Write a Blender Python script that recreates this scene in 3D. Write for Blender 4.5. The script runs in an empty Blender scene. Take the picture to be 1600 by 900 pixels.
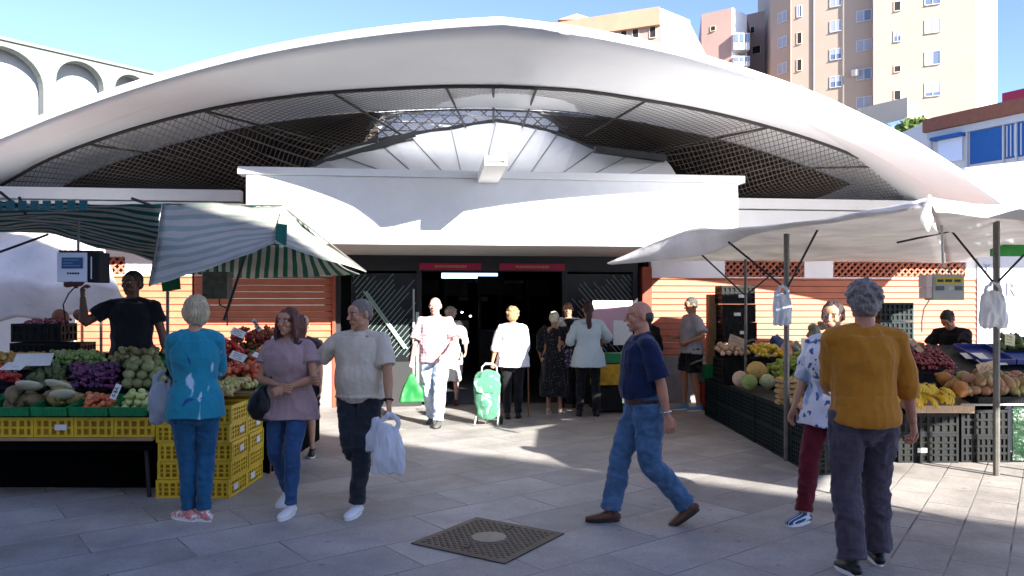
import bpy, bmesh, math, random
import numpy as np
from mathutils import Vector, Matrix, Euler, noise
random.seed(7)
R = math.radians
SC = bpy.context.scene
COL = SC.collection
CAMZ = 1.6; F = 1200.0; HY = 480.0

def W(px, py, Y):            # where a sight line meets the depth Y
    return Vector(((px-800)/F*Y, Y, CAMZ + (HY-py)/F*Y))

# ---------------------------------------------------------------- materials
MATS = {}
def mat(name, col=(.5,.5,.5), rough=.7, metal=0, bump=0, bscale=40, var=0, vscale=6, spec=.3,
        sss=0, trans=0, coat=0, bdist=.01, wave=None):
    if name in MATS: return MATS[name]
    m = bpy.data.materials.new(name); m.use_nodes = True
    nt = m.node_tree; N = nt.nodes; L = nt.links
    b = N['Principled BSDF']
    b.inputs['Roughness'].default_value = rough
    b.inputs['Metallic'].default_value = metal
    b.inputs['Specular IOR Level'].default_value = spec
    b.inputs['Coat Weight'].default_value = coat
    if sss:
        b.inputs['Subsurface Weight'].default_value = sss
        b.inputs['Subsurface Radius'].default_value = (.02,.008,.004)
        b.inputs['Subsurface Scale'].default_value = .5
    b.inputs['Base Color'].default_value = (*col, 1)
    tc = N.new('ShaderNodeTexCoord')
    if var:
        n = N.new('ShaderNodeTexNoise'); n.inputs['Scale'].default_value = vscale
        n.inputs['Detail'].default_value = 6; n.inputs['Roughness'].default_value = .65
        L.new(tc.outputs['Object'], n.inputs['Vector'])
        r = N.new('ShaderNodeMapRange'); r.inputs[1].default_value=.25; r.inputs[2].default_value=.75
        r.inputs[3].default_value = 1-var; r.inputs[4].default_value = 1+var
        L.new(n.outputs['Fac'], r.inputs[0])
        mx = N.new('ShaderNodeVectorMath'); mx.operation='SCALE'
        mx.inputs[0].default_value = col
        L.new(r.outputs[0], mx.inputs['Scale']); L.new(mx.outputs[0], b.inputs['Base Color'])
        m['colnode'] = mx.name
    if bump:
        n2 = N.new('ShaderNodeTexNoise'); n2.inputs['Scale'].default_value = bscale
        n2.inputs['Detail'].default_value = 4
        L.new(tc.outputs['Object'], n2.inputs['Vector'])
        bp = N.new('ShaderNodeBump'); bp.inputs['Strength'].default_value = bump
        bp.inputs['Distance'].default_value = bdist
        L.new(n2.outputs['Fac'], bp.inputs['Height']); L.new(bp.outputs[0], b.inputs['Normal'])
    if trans:
        o = N['Material Output']
        t = N.new('ShaderNodeBsdfTranslucent'); t.inputs[0].default_value = (*col,1)
        ms = N.new('ShaderNodeMixShader'); ms.inputs[0].default_value = trans
        L.new(b.outputs[0], ms.inputs[1]); L.new(t.outputs[0], ms.inputs[2]); L.new(ms.outputs[0], o.inputs[0])
    MATS[name] = m
    return m

def cloth_mat(name, col, var=.12, rough=.9, bump=.35, pattern=None):
    """fabric: fine weave bump, worn variation; pattern(nt, base_socket_source) may recolour"""
    if name in MATS: return MATS[name]
    m = mat(name, col, rough=rough, var=var, vscale=9, bump=bump, bscale=26, spec=.15, bdist=.012)
    m.node_tree.nodes['Principled BSDF'].inputs['Sheen Weight'].default_value = .15
    if pattern: pattern(m)
    return m

def ramp_mix(m, fac_socket, col2, lo, hi):
    """mix the material's colour with col2 where fac is above lo..hi"""
    nt=m.node_tree; N=nt.nodes; L=nt.links; b=N['Principled BSDF']
    src = b.inputs['Base Color'].links[0].from_socket if b.inputs['Base Color'].is_linked else None
    r = N.new('ShaderNodeMapRange'); r.inputs[1].default_value=lo; r.inputs[2].default_value=hi
    L.new(fac_socket, r.inputs[0])
    mx = N.new('ShaderNodeMix'); mx.data_type='RGBA'
    L.new(r.outputs[0], mx.inputs[0])
    if src: L.new(src, mx.inputs[6])
    else: mx.inputs[6].default_value = b.inputs['Base Color'].default_value
    mx.inputs[7].default_value = (*col2,1)
    L.new(mx.outputs[2], b.inputs['Base Color'])

def pat_dots(col2, scale=45, size=.22):
    def f(m):
        nt=m.node_tree; N=nt.nodes; L=nt.links
        tc=N.new('ShaderNodeTexCoord'); v=N.new('ShaderNodeTexVoronoi'); v.inputs['Scale'].default_value=scale
        L.new(tc.outputs['Object'], v.inputs['Vector'])
        mt=N.new('ShaderNodeMath'); mt.operation='SUBTRACT'; mt.inputs[0].default_value=1
        L.new(v.outputs['Distance'], mt.inputs[1])
        ramp_mix(m, mt.outputs[0], col2, 1-size, 1-size+.06)
    return f
def pat_noise(col2, scale=7, lo=.52, hi=.56, stretch=(1,1,1), dist=0):
    def f(m):
        nt=m.node_tree; N=nt.nodes; L=nt.links
        tc=N.new('ShaderNodeTexCoord'); mp=N.new('ShaderNodeMapping'); mp.inputs['Scale'].default_value=stretch
        v=N.new('ShaderNodeTexNoise'); v.inputs['Scale'].default_value=scale; v.inputs['Distortion'].default_value=dist
        L.new(tc.outputs['Object'], mp.inputs[0]); L.new(mp.outputs[0], v.inputs['Vector'])
        ramp_mix(m, v.outputs['Fac'], col2, lo, hi)
    return f
def pat_wave(col2, scale=10, lo=.5, hi=.55, dirn='X', dist=0, rot=(0,0,0)):
    def f(m):
        nt=m.node_tree; N=nt.nodes; L=nt.links
        tc=N.new('ShaderNodeTexCoord'); mp=N.new('ShaderNodeMapping'); mp.inputs['Rotation'].default_value=rot
        v=N.new('ShaderNodeTexWave'); v.inputs['Scale'].default_value=scale; v.inputs['Distortion'].default_value=dist
        v.bands_direction=dirn
        L.new(tc.outputs['Object'], mp.inputs[0]); L.new(mp.outputs[0], v.inputs['Vector'])
        ramp_mix(m, v.outputs['Fac'], col2, lo, hi)
    return f
def pats(*fs):
    def f(m):
        for g in fs: g(m)
    return f

# ---------------------------------------------------------------- objects
def tag(o, label=None, cat=None, group=None, kind=None):
    if label: o['label']=label
    if cat: o['category']=cat
    if group: o['group']=group
    if kind: o['kind']=kind
    return o
def empty(name, loc=(0,0,0), rz=0, label=None, cat=None, group=None, kind=None):
    o=bpy.data.objects.new(name,None); COL.objects.link(o); o.location=loc; o.rotation_euler=(0,0,rz)
    o.empty_display_size=.1
    return tag(o,label,cat,group,kind)
def link_mesh(name, me, mats, parent=None, smooth=False, loc=None):
    o=bpy.data.objects.new(name,me); COL.objects.link(o)
    if not isinstance(mats,(list,tuple)): mats=[mats]
    if len(me.materials)==0:
        for m in mats: me.materials.append(m)
    if parent: o.parent=parent
    if loc is not None: o.location=loc
    if smooth:
        me.polygons.foreach_set('use_smooth',[True]*len(me.polygons))
    return o
def obj(name, bm, mats, parent=None, smooth=False, loc=None):
    me=bpy.data.meshes.new(name); bm.normal_update(); bm.to_mesh(me); bm.free()
    return link_mesh(name, me, mats, parent, smooth, loc)
def children_of(o):
    return [c for c in COL.objects if c.parent==o]
def copy_tree(o, parent=None, kids=None):
    if kids is None:
        kids={}
        for c in COL.objects:
            if c.parent: kids.setdefault(c.parent.name,[]).append(c)
    c=o.copy(); COL.objects.link(c); c.parent=parent
    for ch in kids.get(o.name,[]): copy_tree(ch,c,kids)
    return c
def B(): return bmesh.new()
def box(bm, x0,x1,y0,y1,z0,z1, mi=0, M=None, bevel=0):
    vs=[bm.verts.new(Vector(p)) for p in ((x0,y0,z0),(x1,y0,z0),(x1,y1,z0),(x0,y1,z0),(x0,y0,z1),(x1,y0,z1),(x1,y1,z1),(x0,y1,z1))]
    fs=[bm.faces.new([vs[i] for i in f]) for f in ((0,3,2,1),(4,5,6,7),(0,1,5,4),(1,2,6,5),(2,3,7,6),(3,0,4,7))]
    for f in fs: f.material_index=mi
    if bevel:
        es=list({e for f in fs for e in f.edges})
        r=bmesh.ops.bevel(bm, geom=es, offset=bevel, segments=2, affect='EDGES', profile=.6)
        vs=list({v for f in r['faces'] for v in f.verts}|{v for v in vs if v.is_valid})
        for f in r['faces']: f.material_index=mi
    if M is not None:
        for v in vs: v.co = M @ v.co
    return vs
def bar(bm, a, b, r, n=8, r2=None, mi=0, flat=None):
    """round bar (or rectangular when flat=(w,h)) from a to b"""
    a=Vector(a); b=Vector(b); d=(b-a)
    if d.length<1e-6: return
    d.normalize()
    up=Vector((0,0,1)) if abs(d.z)<.95 else Vector((1,0,0))
    s=d.cross(up).normalized(); t=s.cross(d).normalized()
    if r2 is None: r2=r
    rings=[]
    for p,rr in ((a,r),(b,r2)):
        ring=[]
        if flat:
            for sx,sy in ((-1,-1),(1,-1),(1,1),(-1,1)): ring.append(bm.verts.new(p+s*sx*flat[0]/2+t*sy*flat[1]/2))
        else:
            for i in range(n):
                an=2*math.pi*i/n; ring.append(bm.verts.new(p+s*math.cos(an)*rr+t*math.sin(an)*rr))
        rings.append(ring)
    k=len(rings[0])
    for i in range(k):
        f=bm.faces.new((rings[0][i],rings[0][(i+1)%k],rings[1][(i+1)%k],rings[1][i])); f.material_index=mi
    f=bm.faces.new(rings[0][::-1]); f.material_index=mi
    f=bm.faces.new(rings[1]); f.material_index=mi
def poly_bar(bm, pts, r, n=8, mi=0):
    tubepath(bm,[Vector(p) for p in pts],[(r,r)]*len(pts),n=n,sub=1,mi=mi,capn=1)
def prism(bm, pts, ext, mi=0):
    """extrude a polygon (list of Vectors) by vector ext"""
    a=[bm.verts.new(Vector(p)) for p in pts]; b=[bm.verts.new(Vector(p)+Vector(ext)) for p in pts]
    n=len(a)
    fs=[bm.faces.new(a[::-1]), bm.faces.new(b)]
    for i in range(n): fs.append(bm.faces.new((a[i],a[(i+1)%n],b[(i+1)%n],b[i])))
    for f in fs: f.material_index=mi
def catmull(P, t):
    n=len(P)-1; i=min(int(t),n-1); u=t-i
    p1=P[i]; p2=P[i+1]; p0=P[i-1] if i>0 else p1+(p1-p2); p3=P[i+2] if i+2<=n else p2+(p2-p1)
    return .5*((2*p1)+(p2-p0)*u+(2*p0-5*p1+4*p2-p3)*u*u+(-p0+3*p1-3*p2+p3)*u**3)
def tubepath(bm, pts, rads, n=14, sub=3, ref=Vector((1,0,0)), mi=0, capn=3):
    """closed tube with elliptical section along pts; rads: (along ref axis, along the other)"""
    pts=[Vector(p) for p in pts]
    rr=[Vector((r[0],r[1],0)) for r in rads]
    m=(len(pts)-1)*sub
    P=[catmull(pts,k/sub) for k in range(m+1)]; Q=[catmull(rr,k/sub) for k in range(m+1)]
    rings=[]
    def frame(k):
        a=P[max(0,k-1)]; b=P[min(m,k+1)]; d=(b-a).normalized()
        s=(ref-d*ref.dot(d))
        if s.length<.15:
            alt=Vector((0,1,0)); s=alt-d*alt.dot(d)
        s.normalize(); return d,s,d.cross(s)
    def ring(c,s,t,a,b):
        rings.append([bm.verts.new(c+s*a*math.cos(2*math.pi*i/n)+t*b*math.sin(2*math.pi*i/n)) for i in range(n)])
    d,s,t=frame(0)
    for j in range(capn,0,-1):
        an=math.pi/2*j/(capn+.4); ring(P[0]-d*min(Q[0].x,Q[0].y)*math.sin(an)*(1 if capn>1 else .02), s,t,Q[0].x*math.cos(an),Q[0].y*math.cos(an))
    for k in range(m+1):
        d,s,t=frame(k); ring(P[k],s,t,max(Q[k].x,.001),max(Q[k].y,.001))
    for j in range(1,capn+1):
        an=math.pi/2*j/(capn+.4); ring(P[m]+d*min(Q[m].x,Q[m].y)*math.sin(an)*(1 if capn>1 else .02), s,t,Q[m].x*math.cos(an),Q[m].y*math.cos(an))
    for a,b in zip(rings[:-1],rings[1:]):
        for i in range(n):
            f=bm.faces.new((a[i],a[(i+1)%n],b[(i+1)%n],b[i])); f.material_index=mi
    f=bm.faces.new(rings[0][::-1]); f.material_index=mi
    f=bm.faces.new(rings[-1]); f.material_index=mi
def ellipsoid(bm, c, r, M=None, u=14, v=9, mi=0):
    m=Matrix.Translation(Vector(c)) @ (M if M else Matrix.Identity(4)) @ Matrix.Diagonal((r[0],r[1],r[2],1))
    res=bmesh.ops.create_uvsphere(bm,u_segments=u,v_segments=v,radius=1,matrix=m)
    if mi:
        for vtx in res['verts']:
            for f in vtx.link_faces: f.material_index=mi
    return res['verts']
DG=None
def remesh(bm, vox, smooth=2, fac=.5):
    me=bpy.data.meshes.new('tmp'); bm.normal_update(); bm.to_mesh(me); bm.free()
    o=bpy.data.objects.new('tmp',me); COL.objects.link(o)
    r=o.modifiers.new('r','REMESH'); r.mode='VOXEL'; r.voxel_size=vox; r.adaptivity=0
    if smooth:
        s=o.modifiers.new('s','SMOOTH'); s.factor=fac; s.iterations=smooth
    dg=bpy.context.evaluated_depsgraph_get(); dg.update()
    out=bpy.data.meshes.new_from_object(o.evaluated_get(dg))
    bpy.data.objects.remove(o); bpy.data.meshes.remove(me)
    return out
def get_co(me):
    a=np.empty(len(me.vertices)*3,dtype=np.float32); me.vertices.foreach_get('co',a); return a.reshape(-1,3)
def set_co(me,a): me.vertices.foreach_set('co',a.astype(np.float32).ravel()); me.update()
def get_no(me):
    a=np.empty(len(me.vertices)*3,dtype=np.float32); me.vertices.foreach_get('normal',a); return a.reshape(-1,3)
def displace(me, amp, scale, stretch=(1,1,1), seed=0, ridged=False, mask=None):
    co=get_co(me); no=get_no(me); d=np.zeros(len(co),dtype=np.float32)
    s=Vector(stretch)*scale
    for i,p in enumerate(co):
        q=Vector((p[0]*s.x+seed,p[1]*s.y,p[2]*s.z))
        v=noise.noise(q)
        if ridged: v=.5-abs(v)*2
        d[i]=v
    if mask is not None: d*=mask(co)
    set_co(me, co+no*d[:,None]*amp)
def join_meshes(name, mes):
    bm=bmesh.new()
    for me in mes: bm.from_mesh(me)
    out=bpy.data.meshes.new(name); bm.to_mesh(out); bm.free()
    for me in mes: bpy.data.meshes.remove(me)
    return out
# ---------------------------------------------------------------- people
def ik(a, b, l1, l2, pole):
    d=b-a; L=d.length; mx=(l1+l2)*.998
    if L>mx: b=a+d.normalized()*mx; d=b-a; L=mx
    x=(l1*l1-l2*l2+L*L)/(2*L); h=math.sqrt(max(0,l1*l1-x*x))
    u=d.normalized(); p=pole-u*pole.dot(u)
    if p.length<1e-4: p=Vector((0,1,0))
    return a+u*x+p.normalized()*h, b
SKINS={'light':(.52,.275,.16),'tan':(.43,.21,.115),'dark':(.13,.065,.04),'pale':(.50,.31,.24),'ruddy':(.50,.22,.13)}
def hand_bm(bm, wr, d, n, s, curl=.35, k=1.0, thumb_in=.35):
    """wr wrist, d pointing along hand, n palm normal (towards what is held), s thumb side"""
    d=d.normalized(); s=(s-d*s.dot(d)).normalized(); n=(n-d*n.dot(d)-s*n.dot(s)).normalized()
    tubepath(bm,[wr-d*.03*k, wr+d*.01*k, wr+d*.05*k, wr+d*.088*k],[(.026*k,.019*k),(.027*k,.018*k),(.038*k,.016*k),(.040*k,.012*k)],ref=s,n=12)
    for off,ln,r in ((.031,.072,.0088),(.0105,.082,.0092),(-.0105,.077,.0088),(-.031,.060,.0078)):
        p=wr+d*.085*k+s*off*k; a=0; pts=[p-d*.012*k]; dd=d+s*off*2.2; dd.normalize(); pts.append(p)
        for seg,f in ((.45,1),(.30,1.15),(.25,.8)):
            a+=curl*f; v=dd*math.cos(a)+n*math.sin(a); p=p+v*ln*seg*k; pts.append(p)
        tubepath(bm,pts,[(r*k,r*k)]*4+[(r*.8*k,r*.8*k)],ref=s,n=8,sub=2)
    p=wr+d*.022*k+s*.022*k+n*.004; pts=[p]; dd=(d*.72+s*.62+n*thumb_in).normalized()
    pts.append(p+dd*.034*k); dd2=(d*.9+s*.18+n*(thumb_in+.1)).normalized(); pts.append(pts[-1]+dd2*.03*k); pts.append(pts[-1]+dd2*.022*k)
    tubepath(bm,pts,[(.014*k,.013*k),(.0125*k,.012*k),(.0105*k,.0105*k),(.009*k,.009*k)],ref=n,n=8,sub=2)
def head_bm(bm, M, female=False, old=False):
    def E(c,r): ellipsoid(bm,(0,0,0),r,Matrix.Translation(Vector(c))); 
    def EE(c,r,rot=None):
        T=M @ Matrix.Translation(Vector(c))
        if rot: T=T @ rot
        ellipsoid(bm,(0,0,0),r,T)
    j=.92 if female else 1
    EE((0,.012,.022),(.074,.094,.088)); EE((0,-.018,-.03),(.062*j,.070,.075)); EE((0,-.03,-.062),(.050*j,.056,.047))
    EE((0,-.066,-.093),(.022*j,.020,.018)); EE((0,-.055,.04),(.058,.038,.045))
    for sx in (-1,1):
        EE((sx*.036,-.060,-.022),(.024,.026,.024)); EE((sx*.078,.014,-.004),(.010,.020,.032),Matrix.Rotation(R(sx*12),4,'Z'))
        EE((sx*.031,-.071,.008),(.017,.017,.011)); EE((sx*.030,-.080,.025),(.024,.010,.007)); EE((sx*.010,-.103,-.026),(.009,.010,.008))
        EE((sx*.048,-.02,-.065),(.012,.03,.022))
    tubepath(bm,[M@Vector((0,-.082,.022)),M@Vector((0,-.096,.0)),M@Vector((0,-.112,-.022))],[(.009,.01),(.010,.012),(.013,.010)],n=10)
    EE((0,-.088,-.050),(.023,.010,.0055)); EE((0,-.087,-.060),(.020,.011,.007)); EE((0,-.076,-.055),(.034,.02,.022))
def hair_bm(bm, M, style, seed=0):
    def EE(c,r,rot=None):
        T=M @ Matrix.Translation(Vector(c))
        if rot: T=T @ rot
        ellipsoid(bm,(0,0,0),r,T)
    if style in ('short','cropped'):
        t=.010 if style=='short' else .004
        EE((0,.020,.034),(.077+t*.4,.096+t,.086+t)); EE((0,.062,-.012),(.066,.046+t,.055))
    elif style=='bald':      # ring of hair round the sides and the back
        EE((0,.040,-.002),(.0785,.075,.045)); EE((0,.070,-.015),(.064,.042,.048))
    elif style=='receding':
        EE((0,.034,.030),(.0775,.092,.082)); EE((0,.066,-.012),(.066,.044,.05))
    elif style=='bob':
        EE((0,.022,.036),(.086,.105,.092)); EE((0,.050,-.02),(.088,.074,.085)); EE((0,.06,-.065),(.070,.055,.05))
        for sx in (-1,1): EE((sx*.072,.005,-.01),(.020,.050,.062))
    elif style=='curly':
        EE((0,.018,.036),(.094,.108,.096)); EE((0,.055,-.02),(.086,.072,.08))
        rnd=random.Random(seed)
        for i in range(60):
            a=rnd.uniform(0,2*math.pi); e=rnd.uniform(-.5,1.4); 
            p=Vector((math.cos(a)*math.cos(e)*.092,.025+math.sin(a)*math.cos(e)*.105,.03+math.sin(e)*.092))
            if p.y<-.05 and p.z<.06: continue
            EE(p,(.018,.018,.018))
    elif style=='wavylong':
        EE((0,.022,.036),(.088,.104,.093)); EE((0,.050,-.01),(.094,.075,.09))
        for sx in (-1,1):
            for k in range(5):
                y=-.035+.032*k
                pts=[M@Vector((sx*(.045),y*.6,.09)),M@Vector((sx*.083,y,.03)),M@Vector((sx*(.092+.008*(k%2)),y+.005,-.05)),M@Vector((sx*(.100-.01*k),y+.01-.012*(k%2),-.13)),M@Vector((sx*.085,y+.02,-.19-.012*(k%3)))]
                tubepath(bm,pts,[(.018,.014),(.022,.016),(.027,.02),(.026,.02),(.012,.01)],ref=Vector((0,1,0)),n=8)
        EE((0,.075,-.09),(.085,.045,.10))
    elif style=='ponytail':
        EE((0,.020,.033),(.080,.099,.088)); EE((0,.055,-.01),(.068,.055,.055)); EE((0,.115,.02),(.024,.024,.026))
        pts=[M@Vector((0,.118,.025)),M@Vector((0,.150,-.03)),M@Vector((.004,.150,-.13)),M@Vector((-.004,.140,-.24)),M@Vector((.004,.128,-.33))]
        tubepath(bm,pts,[(.024,.022),(.036,.028),(.042,.03),(.036,.026),(.014,.012)],n=10)
    elif style=='longback':
        EE((0,.022,.036),(.085,.102,.092)); EE((0,.06,-.05),(.088,.065,.12)); EE((0,.085,-.15),(.10,.045,.12)); EE((0,.085,-.24),(.08,.035,.08))
    elif style=='bun':
        EE((0,.020,.033),(.080,.099,.088)); EE((0,.055,-.01),(.068,.055,.055)); EE((0,.115,.03),(.03,.028,.03))
HAIRM={}
def hair_mat(col):
    k=str(col)
    if k not in HAIRM:
        m=mat('hair_%d'%len(HAIRM),col,rough=.55,var=.55,vscale=75,bump=1,bscale=110,spec=.4,bdist=.012)
        HAIRM[k]=m
        for n in m.node_tree.nodes:
            if n.type=='TEX_NOISE':
                mp=m.node_tree.nodes.new('ShaderNodeMapping'); mp.inputs['Scale'].default_value=(1,1,.18)
                l=n.inputs['Vector'].links[0].from_socket; m.node_tree.links.new(l,mp.inputs[0]); m.node_tree.links.new(mp.outputs[0],n.inputs['Vector'])
    return HAIRM[k]

def person(label, x, y, H=1.7, face=0, z0=0, vox=.007, female=False, skin='light', pelvis=None,
           aL=(.10,0,.08), aR=(-.10,0,.08), footL=(0,0), footR=(0,0), kneeL=None, kneeR=None,
           wL=(.27,-.05,.80), wR=(-.27,-.05,.80), poleL=(.4,1,0), poleR=(-.4,1,0),
           curlL=.35, curlR=.35, palmL=None, palmR=None, lean=0, side=0, head=(0,0), hair=('short',(.05,.04,.03)),
           belly=0, width=1.0, top=None, bottom=None, dress=None, shoes=None, extras=(), cat='person', brow=(.06,.04,.03), fold=1.0, thick=1.0):
    """built facing -Y for a 1.70 m figure, then scaled by H and turned by face (degrees, 0 = towards the camera)"""
    s=H/1.7
    root=empty('person',(x,y,z0),R(face),label,cat); root.scale=(s,s,s)
    V=Vector
    aL=V(aL); aR=V(aR); wL=V(wL); wR=V(wR)
    LT=.425; LS=.425
    hw=.092
    px,py=(pelvis if pelvis else ((aL.x+aR.x)/2,(aL.y+aR.y)/2))
    hz=2
    for a,sx in ((aL,1),(aR,-1)):
        h2=(px+sx*hw-a.x)**2+(py-a.y)**2
        hz=min(hz, a.z+math.sqrt(max(.1,(.846)**2-h2)))
    hz=min(hz,.925)
    P0=V((px,py,hz))
    rot=Matrix.Rotation(R(side),4,'Y') @ Matrix.Rotation(R(lean),4,'X')
    def T(xx,yy,zz):     # torso point, zz as for the upright figure (hips at .925)
        k=min(1,max(0,(zz-.90)/.2))
        v=V((xx,yy,zz-.925))
        return P0+v.lerp(rot@v,k)
    sw=(.158 if female else .182)*width
    shL=T(sw,.0,1.385); shR=T(-sw,.0,1.385)
    kL,aL2=ik(P0+V((hw,0,0)),aL,LT,LS,V(kneeL or (0,-1,0))); kR,aR2=ik(P0+V((-hw,0,0)),aR,LT,LS,V(kneeR or (0,-1,0)))
    eL,wL=ik(shL,wL,.285,.25,V(poleL)); eR,wR=ik(shR,wR,.285,.25,V(poleR))
    # torso profile: z, half width, half depth, y shift
    if female: prof=[(.84,.150,.105,.01),(.92,.172,.118,.012),(1.00,.152,.106,0),(1.08,.132,.092,-.005),(1.16,.138,.098,-.01),(1.245,.152,.118,-.022),(1.32,.148,.102,-.008),(1.39,.125,.075,.006),(1.435,.065,.052,.012)]
    else: prof=[(.84,.145,.10,.01),(.92,.162,.110,.01),(1.00,.152,.108,0),(1.08,.148,.106,-.004),(1.16,.156,.110,-.006),(1.25,.170,.118,-.008),(1.33,.172,.108,0),(1.395,.140,.080,.006),(1.44,.070,.056,.012)]
    tw=thick
    def torso(bm, off=0, z_from=.84, z_to=1.44, flare=0, extra=0):
        pts=[];rad=[]
        pr=[p for p in prof if z_from-.01<=p[0]<=z_to+.01]
        for (z,a,b,yo) in pr:
            bl=belly*math.exp(-((z-1.06)/.11)**2)
            f=flare*max(0,(1.12-z)/.3)
            pts.append(T(0,yo-bl*.55,z)); rad.append((a*width*tw+off+f+bl*.35,b*tw+off+f*.9+bl*.7))
        tubepath(bm,pts,rad,n=20,sub=3,ref=V((1,0,0)),capn=1)
    neck0=T(0,.012,1.42); hc=T(0,-.010,1.585)
    HM=Matrix.Translation(hc) @ (rot if True else Matrix.Identity(4)) @ Matrix.Rotation(R(head[0]),4,'Z') @ Matrix.Rotation(R(head[1]),4,'X')
    # -- body
    bm=B(); torso(bm)
    g=1.0 if not female else .88
    tubepath(bm,[T(0,.014,1.38),T(0,.010,1.46),HM@V((0,.012,-.07)),HM@V((0,.01,-.02))],[(.075*g,.06*g),(.056*g,.057*g),(.053*g,.056*g),(.05*g,.05*g)],n=14)
    for sh,e,w,sx in ((shL,eL,wL,1),(shR,eR,wR,-1)):
        tubepath(bm,[T(sx*.04,.010,1.412),T(sx*.10,.008,1.394),sh+V((0,0,-.012))],[(.040,.045),(.045,.05),(.050*g,.050*g)],ref=V((0,1,0)),n=12)
        tubepath(bm,[sh,sh.lerp(e,.4),e,e.lerp(w,.28),e.lerp(w,.7),w],[(.052*g,.052*g),(.047*g,.047*g),(.038*g,.038*g),(.041*g,.041*g),(.031*g,.029*g),(.026*g,.021*g)],n=12,sub=2)
    for h,k,a,sx in ((P0+V((hw,0,0)),kL,aL2,1),(P0+V((-hw,0,0)),kR,aR2,-1)):
        tubepath(bm,[h,h.lerp(k,.35),k,k.lerp(a,.3)+V((0,.012,0)),k.lerp(a,.75),a],[(.088,.09),(.076,.08),(.052,.055),(.051,.055),(.034,.036),(.033,.038)],n=12,sub=2)
    meshes=[remesh(bm,vox,2)]
    bm=B(); head_bm(bm,HM,female); meshes.append(remesh(bm,min(.005,vox*.7),2,.5))
    nh=len(meshes[0].vertices)
    bm=B()
    hk=1.0 if not female else .9
    for w,e,sx,curl,pn in ((wL,eL,1,curlL,palmL),(wR,eR,-1,curlR,palmR)):
        d=(w-e).normalized(); n=V(pn) if pn else V((-sx,0,0)); n=(n-d*n.dot(d)).normalized()
        sdir=d.cross(n)*(1 if sx>0 else -1)
        hand_bm(bm,w,d,n,sdir*1.0,curl,hk)
    meshes.append(remesh(bm,max(.0032,vox*.5),1))
    me=join_meshes('person_body',meshes)
    sk=mat('skin_'+skin,SKINS[skin],rough=.5,var=.10,vscale=14,sss=.12,spec=.35,bump=.15,bscale=120)
    eyew=mat('eye_white',(.7,.68,.64),rough=.2); eyed=mat('eye_iris',(.03,.02,.015),rough=.15); lip=mat('lip_'+skin,tuple(c*f for c,f in zip(SKINS[skin],(.85,.5,.5))),rough=.4)
    brm=mat('brow_%d'%hash(tuple(brow)) if False else 'brow_'+'_'.join('%.2f'%c for c in brow),brow,rough=.8)
    for m in (sk,eyew,eyed,lip,brm): me.materials.append(m)
    # paint eyes, lips and brows as material patches on the one mesh
    inv=HM.inverted(); cen=np.empty(len(me.polygons)*3,dtype=np.float32); me.polygons.foreach_get('center',cen); cen=cen.reshape(-1,3)
    A=np.array(inv); lc=cen@A[:3,:3].T+A[:3,3]
    mi=np.zeros(len(lc),dtype=np.int32); ax=np.abs(lc[:,0]); yy=lc[:,1]; zz=lc[:,2]
    near=(yy<-.055)&(zz>-.1)&(zz<.06)&(ax<.06)
    mi[near&(((ax-.031)/.0145)**2+((zz-.008)/.006)**2<1)]=1
    mi[near&(((ax-.031)/.0062)**2+((zz-.008)/.0066)**2<1)]=2
    mi[near&(((ax)/.022)**2+((zz+.055)/.0088)**2<1)&(yy<-.08)]=3
    mi[near&(((ax-.031)/.021)**2+((zz-.0265)/.0042)**2<1)]=4
    me.polygons.foreach_set('material_index',mi)
    link_mesh('body',me,[],root,smooth=True)
    # -- hair
    if hair:
        bm=B(); hair_bm(bm,HM,hair[0],int(x*10)); hm=remesh(bm,min(.006,vox),2)
        displace(hm,.010 if hair[0] not in('cropped','bald','receding') else .003,28,(1,1,.35),seed=x*3); displace(hm,.008 if hair[0] not in('cropped','bald','receding') else .002,(42 if hair[0]=='curly' else 60),((1,1,1) if hair[0]=='curly' else (1,1,.16)),seed=x)
        link_mesh('hair',hm,hair_mat(hair[1]),root,smooth=True)
    # -- clothes
    def cut(me,below=None,above=None): pass
    def leg_tubes(bm, fit, zend, hem=1.0):
        for h,k,a,sx in ((P0+V((hw,0,0)),kL,aL2,1),(P0+V((-hw,0,0)),kR,aR2,-1)):
            if zend>.5:       # shorts: stop above the knee
                end=h.lerp(k,zend); tubepath(bm,[h+V((0,0,.02)),h.lerp(k,.4),end],[(.098+fit*.6,.105+fit*.6),(.088+fit,.094+fit),(.082+fit*hem,.088+fit*hem)],n=16,capn=1)
            else:
                end=a+(k-a)*zend
                tubepath(bm,[h+V((0,0,.02)),h.lerp(k,.35),k,k.lerp(end,.35)+V((0,.008,0)),k.lerp(end,.8),end],
                         [(.096+fit*.6,.104+fit*.6),(.082+fit,.088+fit),(.058+fit,.062+fit),(.056+fit,.060+fit),(.044+fit*hem,.050+fit*hem),(.044+fit*hem*1.15,.052+fit*hem*1.1)],n=16,sub=3,capn=1)
    if bottom:
        kind,mt,fit=bottom[:3]; hem=bottom[3] if len(bottom)>3 else 1
        bm=B()
        leg_tubes(bm,fit,.8 if kind=='shorts' else (.02 if kind!='capri' else .25),hem)
        pts=[];rad=[]
        for (z,a,b,yo) in prof[:3]:
            bl=belly*math.exp(-((z-1.06)/.11)**2)
            pts.append(T(0,yo-bl*.5,z+.005)); rad.append((a*width*tw+.010+bl*.3,b*tw+.012+bl*.6))
        tubepath(bm,pts,rad,n=20,ref=V((1,0,0)),capn=2)
        pm=remesh(bm,vox,2)
        displace(pm,.012*fold*min(1,.35+fit*25),8,(1.3,1.3,1.5),seed=x*7+3,ridged=True)
        displace(pm,.0045*fold,11,(1,1,1.6),seed=x*11,ridged=True); displace(pm,.0018*fold,27,(1,1,2),seed=x*5)
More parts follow.
